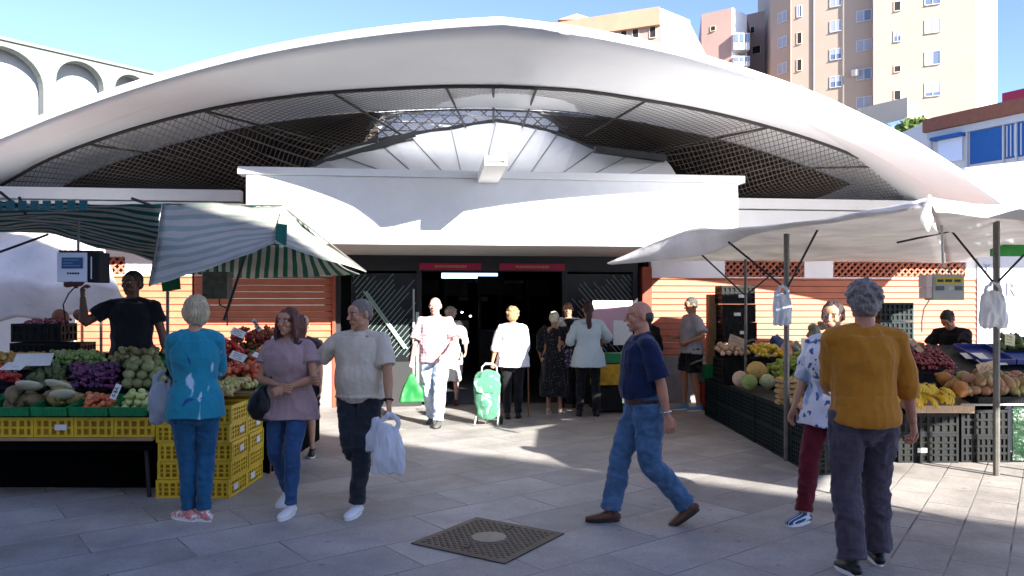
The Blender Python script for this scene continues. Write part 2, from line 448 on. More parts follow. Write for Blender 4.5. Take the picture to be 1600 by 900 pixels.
        link_mesh('shorts' if kind=='shorts' else 'trousers',pm,mt,root,smooth=True)
    if dress:
        mt,zb,fl=dress
        bm=B(); torso(bm,.014,z_from=.9)
        tubepath(bm,[P0+V((0,0,zb-hz)),P0+V((0,0,-.3)),P0+V((0,0,0)),T(0,0,1.05)],[(.17*width+fl,.14*tw+fl),(.175*width+fl*.6,.14*tw+fl*.6),(.180*width+.01,.135*tw+.01),(.150*width+.012,.115*tw+.012)],n=24,capn=1)
        for sh,e,w,sx in ((shL,eL,wL,1),(shR,eR,wR,-1)):
            tubepath(bm,[T(sx*.08,.008,1.40),sh,sh.lerp(e,.9),e.lerp(w,.3)],[(.05,.056),(.066,.066),(.064,.064),(.06,.06)],n=12,capn=1)
        dm=remesh(bm,vox,3); displace(dm,.03*fold,9,(1.6,1.6,.35),seed=x); displace(dm,.008,20,seed=x)
        link_mesh('dress',dm,mt,root,smooth=True)
    if top:
        kind,mt,fit,zb,sl=top[:5]; flare=top[5] if len(top)>5 else 0
        bm=B()
        torso(bm,.012+fit,z_from=(.90 if zb<.95 else zb),z_to=1.40)
        if zb<.93:
            tubepath(bm,[P0+V((0,.005,zb-.925)),P0+V((0,.008,0)),T(0,0,1.02)],[((.176*width+fit+.018+flare),(.126+fit+.018+flare+belly*.4)),(.176*width+fit+.012+flare*.4,.126+fit+.014+belly*.5),(.160*width+fit+.008,.114+fit+belly*.6)],n=24,capn=1)
        # collar / neckline
        tubepath(bm,[T(0,.008,1.37),T(0,.010,1.41),T(0,.012,1.440)],[(.148*width,.092),(.118*width,.084),(.080,.072)],n=18,capn=1)
        for sh,e,w,sx in ((shL,eL,wL,1),(shR,eR,wR,-1)):
            tubepath(bm,[T(sx*.04,.010,1.408),T(sx*.10,.008,1.390),sh+V((0,0,-.012))],[(.056,.056),(.062,.062),(.060*g+fit*.5,.060*g+fit*.5)],ref=V((0,1,0)),n=12)
            if sl<=1:
                end=sh.lerp(e,sl); pts=[sh+V((0,0,-.012)),sh.lerp(e,sl*.5),end]; rad=[(.057*g+fit*.5,.057*g+fit*.5),(.057*g+fit,.057*g+fit),(.056*g+fit*1.4,.056*g+fit*1.4)]
            else:
                end=e.lerp(w,min(sl-1,.97)); pts=[sh,sh.lerp(e,.5),e,e.lerp(end,.5),end]; rad=[(.057*g+fit*.5,.057*g+fit*.5),(.055*g+fit,.055*g+fit),(.048*g+fit,.048*g+fit),(.046*g+fit,.046*g+fit),(.036*g+fit*.8,.036*g+fit*.8)]
            if sl>0: tubepath(bm,pts,rad,n=14,capn=1)
        tm=remesh(bm,vox,3)
        displace(tm,.012*fold*(.5+fit*18),6,(1.0,1.3,1.1),seed=x*2+1,ridged=True)
        displace(tm,.0038*fold,11,(1.5,1.5,.6),seed=x*13,ridged=True); displace(tm,.0012*fold,25,(1,1,1.4),seed=x*2+9)
        link_mesh({'shirt':'shirt','tee':'t_shirt','blouse':'blouse','polo':'polo_shirt','sweater':'sweater','jacket':'jacket'}[kind],tm,mt,root,smooth=True)
        if kind in('polo','shirt'):
            bm=B()
            for sx in (-1,1):
                pts=[T(sx*.010,-.072,1.385),T(sx*.045,-.062,1.415),T(sx*.068,-.01,1.445),T(sx*.045,.055,1.455),T(0,.072,1.458)]
                tubepath(bm,pts,[(.004,.016),(.005,.018),(.006,.02),(.006,.02),(.006,.02)],ref=V((0,1,0)),n=8)
            link_mesh('collar',remesh(bm,.005,2),mt,root,smooth=True)
    # -- shoes
    if shoes:
        mu,ms=shoes
        for a,sx,ft in ((aL2,1,footL),(aR2,-1,footR)):
            FM=Matrix.Translation(a)@Matrix.Rotation(R(ft[0]),4,'Z')@Matrix.Rotation(R(ft[1]),4,'X')
            bm=B()
            tubepath(bm,[FM@V((0,.05,-.045)),FM@V((0,.0,-.035)),FM@V((0,-.07,-.045)),FM@V((0,-.14,-.052)),FM@V((0,-.175,-.056))],[(.034,.032),(.038,.042),(.043,.032),(.043,.024),(.03,.018)],n=14)
            tubepath(bm,[FM@V((0,.008,.01)),FM@V((0,.012,-.05))],[(.037,.044),(.036,.05)],n=14,capn=1)
            sm=remesh(bm,.006,2); so=link_mesh('shoe',sm,mu,root,smooth=True)
            bm=B(); pts=[]
            for i in range(22):
                an=2*math.pi*i/22; cy=-.06+.132*math.cos(an); w=.044*(1-.12*math.cos(an)) if math.cos(an)<0 else .037
                pts.append(FM@V((w*1.04*math.sin(an)*(1 if abs(math.cos(an))<.98 else .6),cy,-.082)))
            prism(bm,pts,(FM.to_3x3()@V((0,0,.022))))
            obj('sole',bm,ms,so)
    return dict(root=root,HM=HM,T=T,P0=P0,shL=shL,shR=shR,eL=eL,eR=eR,wL=wL,wR=wR,aL=aL2,aR=aR2,kL=kL,kR=kR,
                world=lambda v:Matrix.Translation((x,y,z0))@Matrix.Rotation(R(face),4,'Z')@Matrix.Scale(s,4)@V(v))
# ---------------------------------------------------------------- setting
M_ground=mat('paving',(.21,.205,.20),rough=.62,spec=.35)
def build_paving():
    m=M_ground; nt=m.node_tree; N=nt.nodes; L=nt.links; b=N['Principled BSDF']
    tc=N.new('ShaderNodeTexCoord')
    def brick(rot,loc,w,h,mortar):
        mp=N.new('ShaderNodeMapping'); mp.inputs['Rotation'].default_value=(0,0,rot); mp.inputs['Location'].default_value=loc
        L.new(tc.outputs['Object'],mp.inputs[0])
        # slightly wavy joints
        bk=N.new('ShaderNodeTexBrick'); bk.inputs['Scale'].default_value=1; bk.inputs['Brick Width'].default_value=w; bk.inputs['Row Height'].default_value=h
        bk.inputs['Mortar Size'].default_value=mortar; bk.inputs['Mortar Smooth'].default_value=.3; bk.inputs['Bias'].default_value=0
        bk.inputs['Color1'].default_value=(.0,.0,.0,1); bk.inputs['Color2'].default_value=(1,1,1,1); bk.inputs['Mortar'].default_value=(.5,.5,.5,1)
        bk.offset=.5
        L.new(mp.outputs[0],bk.inputs['Vector']); return bk
    bk=brick(R(-38),(.13,.09,0),1.05,.52,.0055)
    bk2=brick(R(-55),(.0,.1,0),.62,.31,.0065)
    # right of a drain line the slabs run another way
    sx=N.new('ShaderNodeSeparateXYZ'); L.new(tc.outputs['Object'],sx.inputs[0])
    m1=N.new('ShaderNodeMath'); m1.operation='MULTIPLY'; m1.inputs[1].default_value=-.42; L.new(sx.outputs[1],m1.inputs[0])
    m2=N.new('ShaderNodeMath'); m2.operation='ADD'; L.new(sx.outputs[0],m2.inputs[0]); L.new(m1.outputs[0],m2.inputs[1])
    m3=N.new('ShaderNodeMath'); m3.operation='GREATER_THAN'; m3.inputs[1].default_value=.36; L.new(m2.outputs[0],m3.inputs[0])
    def mixc(a,c,f):
        x=N.new('ShaderNodeMix'); x.data_type='RGBA'; L.new(f,x.inputs[0])
        for s,k in ((a,6),(c,7)):
            if hasattr(s,'default_value') and not isinstance(s,tuple): L.new(s,x.inputs[k])
            else: x.inputs[k].default_value=(*s,1)
        return x.outputs[2]
    per=mixc(bk.outputs['Color'],bk2.outputs['Color'],m3.outputs[0])
    fm=N.new('ShaderNodeMix'); L.new(m3.outputs[0],fm.inputs[0]); L.new(bk.outputs['Fac'],fm.inputs[2]); L.new(bk2.outputs['Fac'],fm.inputs[3])
    mort=fm.outputs[0]
    n1=N.new('ShaderNodeTexNoise'); n1.inputs['Scale'].default_value=1.1; n1.inputs['Detail'].default_value=8; n1.inputs['Roughness'].default_value=.7
    L.new(tc.outputs['Object'],n1.inputs['Vector'])
    n2=N.new('ShaderNodeTexNoise'); n2.inputs['Scale'].default_value=45; n2.inputs['Detail'].default_value=5; L.new(tc.outputs['Object'],n2.inputs['Vector'])
    slab=mixc((.275,.256,.232),(.385,.358,.325),per)
    warm=mixc((.30,.28,.255),(.42,.37,.325),n1.outputs['Fac'])
    s2=N.new('ShaderNodeMix'); s2.data_type='RGBA'; L.new(m3.outputs[0],s2.inputs[0]); L.new(slab,s2.inputs[6]); L.new(warm,s2.inputs[7]); 
    mr=N.new('ShaderNodeMapRange'); mr.inputs[1].default_value=.3; mr.inputs[2].default_value=.7; mr.inputs[3].default_value=.58; mr.inputs[4].default_value=1.24; L.new(n1.outputs['Fac'],mr.inputs[0])
    mr2=N.new('ShaderNodeMapRange'); mr2.inputs[1].default_value=.3; mr2.inputs[2].default_value=.7; mr2.inputs[3].default_value=.88; mr2.inputs[4].default_value=1.12; L.new(n2.outputs['Fac'],mr2.inputs[0])
    mm=N.new('ShaderNodeMath'); mm.operation='MULTIPLY'; L.new(mr.outputs[0],mm.inputs[0]); L.new(mr2.outputs[0],mm.inputs[1])
    sc=N.new('ShaderNodeVectorMath'); sc.operation='SCALE'; L.new(s2.outputs[2],sc.inputs[0]); L.new(mm.outputs[0],sc.inputs['Scale'])
    # dropped stains
    v=N.new('ShaderNodeTexVoronoi'); v.inputs['Scale'].default_value=4.3; L.new(tc.outputs['Object'],v.inputs['Vector'])
    vr=N.new('ShaderNodeMapRange'); vr.inputs[1].default_value=.05; vr.inputs[2].default_value=.10; vr.inputs[3].default_value=.5; vr.inputs[4].default_value=0; L.new(v.outputs['Distance'],vr.inputs[0])
    st=mixc(sc.outputs[0],(.07,.065,.06),vr.outputs[0])
    n3=N.new('ShaderNodeTexNoise'); n3.inputs['Scale'].default_value=2.2; n3.inputs['Detail'].default_value=3; L.new(tc.outputs['Object'],n3.inputs['Vector'])
    jr=N.new('ShaderNodeMapRange'); jr.inputs[1].default_value=.38; jr.inputs[2].default_value=.66; jr.inputs[3].default_value=.15; jr.inputs[4].default_value=1; L.new(n3.outputs['Fac'],jr.inputs[0])
    jm=N.new('ShaderNodeMath'); jm.operation='MULTIPLY'; L.new(mort,jm.inputs[0]); L.new(jr.outputs[0],jm.inputs[1])
    fin=mixc(st,(.045,.042,.04),jm.outputs[0])
    L.new(fin,b.inputs['Base Color'])
    rr=N.new('ShaderNodeMapRange'); rr.inputs[3].default_value=.45; rr.inputs[4].default_value=.8; L.new(n1.outputs['Fac'],rr.inputs[0]); L.new(rr.outputs[0],b.inputs['Roughness'])
    hh=N.new('ShaderNodeMath'); hh.operation='MULTIPLY_ADD'; hh.inputs[1].default_value=-1.0; L.new(mort,hh.inputs[0]); 
    h3=N.new('ShaderNodeMath'); h3.operation='MULTIPLY'; h3.inputs[1].default_value=.25; L.new(n2.outputs['Fac'],h3.inputs[0]); L.new(h3.outputs[0],hh.inputs[2])
    bp=N.new('ShaderNodeBump'); bp.inputs['Strength'].default_value=.5; bp.inputs['Distance'].default_value=.008; L.new(hh.outputs[0],bp.inputs['Height']); L.new(bp.outputs[0],b.inputs['Normal'])
build_paving()
bm=B(); vs=[bm.verts.new(p) for p in ((-400,-300,0),(400,-300,0),(400,900,0),(-400,900,0))]; bm.faces.new(vs)
tag(obj('plaza_pavement',bm,M_ground),kind='structure')
# dark joint of the drain line on the right
bm=B(); 
for (xa,ya,xb,yb) in ((5.1,7.84,2.6,4.25),(3.81,6.4,2.3,4.25)):
    a=Vector((xa,ya,.004)); b_=Vector((xb,yb,.004)); n=Vector((.006,0,0))
    bm.faces.new([bm.verts.new(a-n),bm.verts.new(b_-n),bm.verts.new(b_+n),bm.verts.new(a+n)])
bm.free()

# manhole cover
def manhole():
    c=Vector((-.158,5.30,0)); root=empty('manhole_cover',c,R(57),'square cast iron manhole cover with a round centre set in the grey paving','manhole cover')
    m=mat('cast_iron',(.065,.055,.05),rough=.55,metal=.6,var=.3,vscale=8)
    bm=B(); S=.36; box(bm,-S,S,-S,S,.003,.010)
    k=26; st=2*S/k
    for i in range(k):
        for j in range(k):
            x=-S+st*(i+.5); y=-S+st*(j+.5)
            if x*x+y*y<.135**2 or abs(x)>S-.03 or abs(y)>S-.03: continue
            if (i+j)%2: box(bm,x-st*.36,x+st*.36,y-st*.36,y+st*.36,.0095,.0135)
    obj('plate',bm,m,root)
    bm=B(); bmesh.ops.create_cone(bm,cap_ends=True,segments=36,radius1=.125,radius2=.12,depth=.008,matrix=Matrix.Translation((0,0,.0125)))
    obj('centre_disc',bm,mat('worn_iron',(.15,.14,.13),rough=.5,metal=.4,var=.25,vscale=14),root,loc=(0,0,0))
    for sx in (-1,1):
        bm=B(); box(bm,sx*.25-.03,sx*.25+.03,-.012,.012,.012,.017)
        obj('lifting_slot',bm,mat('slot_iron',(.03,.03,.03),rough=.6),root)
    bm=B(); f=S+.02
    for a in ((-f,f,-f,-S),(-f,f,S,f),(-f,-S,-S,S),(S,f,-S,S)): box(bm,a[0],a[1],a[2],a[3],.002,.009)
    obj('frame',bm,m,root)
manhole()

# ---------------------------------------------------------------- market hall
TH=R(6.1)
HALL=empty('market_hall',(0,12.6,0),TH,'white market hall with a wide sweeping arched roof, netting and an orange slatted wall','market hall')
ct,stn=math.cos(TH),math.sin(TH)
def BL(px,py,v):     # local (u,v,z) where the sight line meets the hall plane at local depth v
    kx=(px-800)/F
    # x=kx*y ; v = -(x)*sin + (y-12.6)*cos
    y=(v+12.6*ct)/(ct-kx*stn); x=kx*y
    u=x*ct+(y-12.6)*stn
    return Vector((u,v,CAMZ+(HY-py)/F*y))
def BLf(px,py,fv):   # fv(u) gives depth
    v=-3
    for i in range(30):
        p=BL(px,py,v); v=v+(fv(p.x)-v)*.6
    return BL(px,py,v)
M_white=mat('white_render',(.84,.84,.83),rough=.75,var=.05,vscale=3,bump=.15,bscale=60,bdist=.004)
M_roof=mat('roof_paint',(.80,.81,.82),rough=.8,var=.035,vscale=1.3,bump=.2,bscale=30,bdist=.004)
M_dark=mat('dark_steel',(.025,.026,.027),rough=.5,spec=.3)
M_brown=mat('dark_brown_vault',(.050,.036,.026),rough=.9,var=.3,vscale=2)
def interp(tab,x):
    for (x0,y0),(x1,y1) in zip(tab[:-1],tab[1:]):
        if x<=x1: break
    return y0+(y1-y0)*(x-x0)/(x1-x0)
def smooth_tab(tab,n):
    P=[Vector((a,b,0)) for a,b in tab]; m=len(P)-1; out=[]
    for i in range(n+1):
        q=catmull(P,i/n*m); out.append((q.x,q.y))
    return out
TOP=[(-330,357),(-200,297),(-100,255),(0,217),(100,177),(200,142),(300,112),(400,87),(500,68),(600,54),(700,44),(785,39)]
TOPR=[(785,39),(880,51),(980,69),(1080,92),(1200,129),(1280,158),(1350,190),(1420,224),(1490,267),(1560,315),(1620,362)]
BOT=[(-330,470),(-200,395),(-100,338),(0,288),(70,250),(150,218),(250,187),(350,164),(450,149),(520,142),(620,136),(700,133),(785,133)]
BOTR=[(785,133),(900,139),(1000,153),(1100,171),(1200,196),(1290,224),(1370,256),(1430,283),(1480,310),(1530,345)]
def vtop(u): return -5.35+.50*abs(u+.1)**.90
def vbot(u): return vtop(u)+1.5+.3*max(0,1-abs(u)/4)
NS=44
def edge(tabL,tabR,fv,n=NS):
    pts=[BLf(a,b,fv) for a,b in smooth_tab(tabL,n)]
    return pts+[BLf(a,b,fv) for a,b in smooth_tab(tabR,n)][1:]
ET=edge(TOP,TOPR,vtop); EB=edge(BOT,BOTR,vbot)
ROOF=empty('roof'); ROOF.parent=HALL
def roof():
    bm=B(); n=len(ET)
    rows=[]
    def row(P): rows.append([bm.verts.new(p) for p in P])
    back=[Vector((p.x,5.5,p.z+.0)) for p in ET]
    row([p+Vector((0,.9,.08)) for p in ET])                 # top surface just behind the edge
    row([p+Vector((0,.05,.055)) for p in ET])
    row([p+Vector((0,0,.03)) for p in ET])
    row(ET)
    # soffit curves gently from the edge to the net frame
    for t in (.25,.5,.72,.80,.9):
        row([a.lerp(b,t)+Vector((0,0,.045*math.sin(math.pi*t)*(1 if t<.75 else .5))) for a,b in zip(ET,EB)])
    row(EB)
    row([b+Vector((0,.7,.04-.03*min(1,abs(b.x)/5))) for b in EB])
    row([b+Vector((0,1.25,.06-.05*min(1,abs(b.x)/5))) for b in EB])
    for a,b in zip(rows[:-1],rows[1:]):
        for i in range(n-1): bm.faces.new((a[i],a[i+1],b[i+1],b[i]))
    bmesh.ops.recalc_face_normals(bm,faces=bm.faces)
    o=obj('roof_shell',bm,M_roof,ROOF,smooth=True)
    # upper skin, closing the volume over the dark vault
    bm=B(); r0=[bm.verts.new(p+Vector((0,.9,.08))) for p in ET]
    prev=r0
    for dv,dz in ((2.6,.75),(4.6,1.35),(6.4,1.75),(9,1.75)):
        r=[bm.verts.new(p+Vector((0,dv,dz*max(0,1-(p.x/7.5)**2)))) for p in ET]
        for i in range(n-1):
            if dv in (6.4,9) and abs(ET[i].x+.4)<2.6: continue
            if dv>1 and -2.5<ET[i].x<1.0: continue
            bm.faces.new((prev[i],prev[i+1],r[i+1],r[i]))
        prev=r
    obj('roof_top',bm,M_roof,ROOF,smooth=True)
    # thin white upstand along the edge
    bm=B()
    for i in range(n-1):
        a,b=ET[i],ET[i+1]
        bar(bm,a+Vector((0,.08,.075)),b+Vector((0,.08,.075)),.03,flat=(.10,.04))
    obj('edge_trim',bm,M_white,ROOF)
    # dark vault behind the netting
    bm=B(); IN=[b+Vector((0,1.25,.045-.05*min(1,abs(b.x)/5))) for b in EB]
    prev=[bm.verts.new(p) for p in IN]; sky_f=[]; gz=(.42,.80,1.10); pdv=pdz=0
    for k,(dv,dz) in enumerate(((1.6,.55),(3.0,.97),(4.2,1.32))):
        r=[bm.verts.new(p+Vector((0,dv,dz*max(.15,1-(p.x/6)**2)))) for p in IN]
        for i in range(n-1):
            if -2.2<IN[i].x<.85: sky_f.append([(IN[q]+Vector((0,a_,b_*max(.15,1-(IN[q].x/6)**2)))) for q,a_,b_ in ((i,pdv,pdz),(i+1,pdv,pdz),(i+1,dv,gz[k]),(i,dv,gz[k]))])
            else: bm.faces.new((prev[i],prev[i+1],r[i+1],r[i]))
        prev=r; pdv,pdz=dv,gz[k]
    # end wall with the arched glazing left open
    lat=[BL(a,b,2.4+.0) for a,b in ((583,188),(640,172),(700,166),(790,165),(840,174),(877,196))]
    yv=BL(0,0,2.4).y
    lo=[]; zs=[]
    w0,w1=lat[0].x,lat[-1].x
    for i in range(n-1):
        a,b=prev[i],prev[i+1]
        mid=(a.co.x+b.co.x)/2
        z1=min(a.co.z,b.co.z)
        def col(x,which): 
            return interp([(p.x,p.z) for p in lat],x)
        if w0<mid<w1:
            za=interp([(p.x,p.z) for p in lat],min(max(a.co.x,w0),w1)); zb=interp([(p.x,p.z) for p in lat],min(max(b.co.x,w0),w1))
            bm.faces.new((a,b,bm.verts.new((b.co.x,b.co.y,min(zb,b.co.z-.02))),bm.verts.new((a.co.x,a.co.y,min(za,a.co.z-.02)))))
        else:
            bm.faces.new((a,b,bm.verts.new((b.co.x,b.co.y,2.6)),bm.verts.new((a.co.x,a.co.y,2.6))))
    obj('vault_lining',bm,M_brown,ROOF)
    bm=B()
    for q in sky_f: bm.faces.new([bm.verts.new(p) for p in q])
    obj('skylight_glass',bm,mat('frosted_glass',(.9,.92,.93),rough=.4,trans=.9),ROOF)
    bm=B()
    for n_,q in enumerate(sky_f):
        if n_%2==0: bar(bm,q[0]-Vector((0,0,.02)),q[2]-Vector((0,0,.02)),.012,n=5); bar(bm,q[1]-Vector((0,0,.02)),q[3]-Vector((0,0,.02)),.012,n=5)
        bar(bm,q[0]-Vector((0,0,.02)),q[1]-Vector((0,0,.02)),.012,n=5)
    obj('skylight_bars',bm,mat('lattice_metal',(.10,.10,.10),rough=.6),ROOF)
    return prev
vend=roof()
# arched glazing at the back of the vault
def glazing():
    P=[BLf(a,b,lambda u:vbot(u)+1.25+4.2) for a,b in ((575,205),(583,188),(640,171),(700,165),(790,164),(840,173),(885,200))]
    v=P[3].y; z0=P[0].z-.9
    bm=B()
    for a,b in zip(P[:-1],P[1:]): bar(bm,a,b,.05,n=6)
    x0,x1=P[0].x,P[-1].x; rnd=random.Random(3)
    zt=lambda x: interp([(p.x,p.z) for p in P],x)
    for k in range(-6,22):
        xs=x0+k*.30
        for dr in (1,-1):
            pts=[]
            for j in range(20):
                z=z0+j*.08; x=xs+dr*(z-z0)*1.15+ (0 if dr==1 else 1.2)
                if x0<x<x1 and z<zt(x): pts.append(Vector((x,v,z)))
            if len(pts)>1: bar(bm,pts[0],pts[-1],.013,n=5)
    for z in [z0+.16*k for k in range(9)]:
        xs=[x0+(x1-x0)*q/60 for q in range(61) if zt(x0+(x1-x0)*q/60)>z]
        if len(xs)>1: bar(bm,(xs[0],v,z),(xs[-1],v,z),.012,n=5)
    obj('lattice_window',bm,mat('lattice_metal',(.10,.10,.10),rough=.6),ROOF)
    bm=B(); fr=[bm.verts.new((p.x,p.y+.06,p.z)) for p in P]; bl=[bm.verts.new((p.x,p.y+.06,z0)) for p in (P[-1],P[0])]
    bm.faces.new(fr+bl)
    gm=mat('milky_glass',(.88,.89,.9),rough=.5,trans=.45)
    obj('glazing_panel',bm,gm,ROOF)
glazing()
VF=-2.2
def fan():
    """folded fan roof above the entrance"""
    crest=[(470,268),(485,262),(520,240),(590,222),(640,213),(705,203),(775,191),(838,202),(870,211),(930,235),(985,243),(1040,250),(1056,272)]
    cv=[-1.9,-1.7,-1.2,-.7,-.5,-.3,-.15,-.3,-.45,-.8,-1.1,-1.5,-1.9]
    C=[BL(a,b,v) for (a,b),v in zip(crest,cv)]
    base=[BL(470,270,VF+.02)]
    zt=BL(775,268,VF).z
    hub=[470,530,590,640,690,720,757,793,830,880,930,985,1056]
    Bs=[Vector((BL(h,268,VF).x,VF+.03,zt+.0)) for h in hub]
    bm=B()
    for i in range(len(C)-1):
        # each fold: a shallow ridge between valleys
        a,b,c,d=Bs[i],Bs[i+1],C[i+1],C[i]
        m1=(a+b)/2; m2=(c+d)/2+Vector((0,0,.018)); m1.z+=.0
        va,vb,vc,vd=[bm.verts.new(p) for p in (a,b,c,d)]
        vm=bm.verts.new(m2)
        bm.faces.new((va,vb,vm)); bm.faces.new((vb,vc,vm)); bm.faces.new((va,vm,vd))
    # rear slope down from the crest
    for i in range(len(C)-1):
        bm.faces.new([bm.verts.new(p) for p in (C[i],C[i+1],C[i+1]+Vector((0,.9,-.5)),C[i]+Vector((0,.9,-.5)))])
    obj('fan_roof',bm,mat('fan_white',(.70,.70,.70),rough=.8,var=.03),HALL)
    bm=B()
    for i in range(1,len(C)-1): bar(bm,Bs[i]+Vector((0,0,.005)),C[i]+Vector((0,-.005,.01)),.008,n=5)
    obj('fan_seam',bm,mat('seam_grey',(.32,.32,.32),rough=.8),HALL)
    # black gutter along the crest
    bm=B()
    for i in range(1,len(C)-2): bar(bm,C[i]+Vector((0,.03,.03)),C[i+1]+Vector((0,.03,.03)),.03,flat=(.08,.06))
    obj('crest_gutter',bm,M_dark,HALL)
    for a,b in (((485,262),(645,214)),((930,234),(1040,252))):
        bm=B()
        p=BL(*a,-1.75); q=BL(*b,-.75) if a[0]<700 else BL(*b,-1.7)
        bar(bm,p+Vector((0,.05,.02)),q+Vector((0,.05,.05)),.03,flat=(.12,.09)); obj('crest_beam',bm,M_dark,HALL)
    return C,zt
CREST,ZF=fan()
def fascia():
    l=BL(500,383,VF); r=BL(1010,383,VF); zb=(l.z+r.z)/2
    L0=BL(372,265,VF).x; R0=BL(1163,280,VF).x; zt=ZF
    bm=B()
    # main white band over the entrance with a stepped left end
    box(bm,L0+.10,R0-.09,VF,VF+.12,zb,zt-.10,bevel=.01)
    obj('entrance_fascia',bm,M_white,HALL)
    bm=B(); box(bm,L0,R0,VF-.04,VF+.20,zt-.098,zt,bevel=.008); obj('fascia_coping',bm,M_white,HALL)
    # soffit of the entrance canopy and its flat roof
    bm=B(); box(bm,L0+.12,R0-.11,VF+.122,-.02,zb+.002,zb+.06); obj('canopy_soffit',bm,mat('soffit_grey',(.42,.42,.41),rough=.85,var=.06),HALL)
    bm=B(); box(bm,L0+.12,R0-.11,VF+.202,-.0,zt-.12,zt-.03); obj('canopy_roof',bm,M_roof,HALL)
    for x0 in (L0+.10,R0-.19):
        bm=B(); box(bm,x0,x0+.1,VF+.124,-.02,zb+.062,zt-.122); obj('canopy_end_wall',bm,M_white,HALL)
    # water spout
    e0=BL(757,258,VF-1.3); e1=BL(793,242,VF-1.3)
    rt=BL(757,262,VF)
    bm=B()
    x0,x1,z0,z1=e0.x,e1.x,e0.z,e1.z
    box(bm,x0,x1,VF-1.3,VF+.3,z0+.0,z0+.03); box(bm,x0,x0+.03,VF-1.3,VF+.3,z0+.03,z1); box(bm,x1-.03,x1,VF-1.3,VF+.3,z0+.03,z1)
    box(bm,x0+.03,x1-.03,VF-1.28,VF+.3,z1-.06,z1-.01)
    obj('water_spout',bm,M_white,HALL)
    return zb
ZB=fascia()
# parapet beams over the long walls on both sides
def parapets():
    zt=BL(200,294,-1.2).z; zb=zt-.28
    Lx=BL(376,300,-1.2).x; Rx=BL(1146,300,-1.2).x
    bm=B(); box(bm,-14,Lx,-1.2,-1.05,zb+.12,zt,bevel=.01); box(bm,-14,Lx,-1.15,-1.02,zb-.16,zb+.10); obj('parapet',bm,M_white,HALL)
    bm=B(); box(bm,Rx,12,-1.2,-1.05,zb+.12,zt,bevel=.01); box(bm,Rx,12,-1.15,-1.02,zb-.16,zb+.10); obj('parapet',bm,M_white,HALL)
    for a,b in ((-14,Lx),(Rx,12)):
        bm=B(); box(bm,a,b,-1.015,.3,zb,zb+.05); obj('side_roof',bm,M_roof,HALL)
    return zt
ZP=parapets()
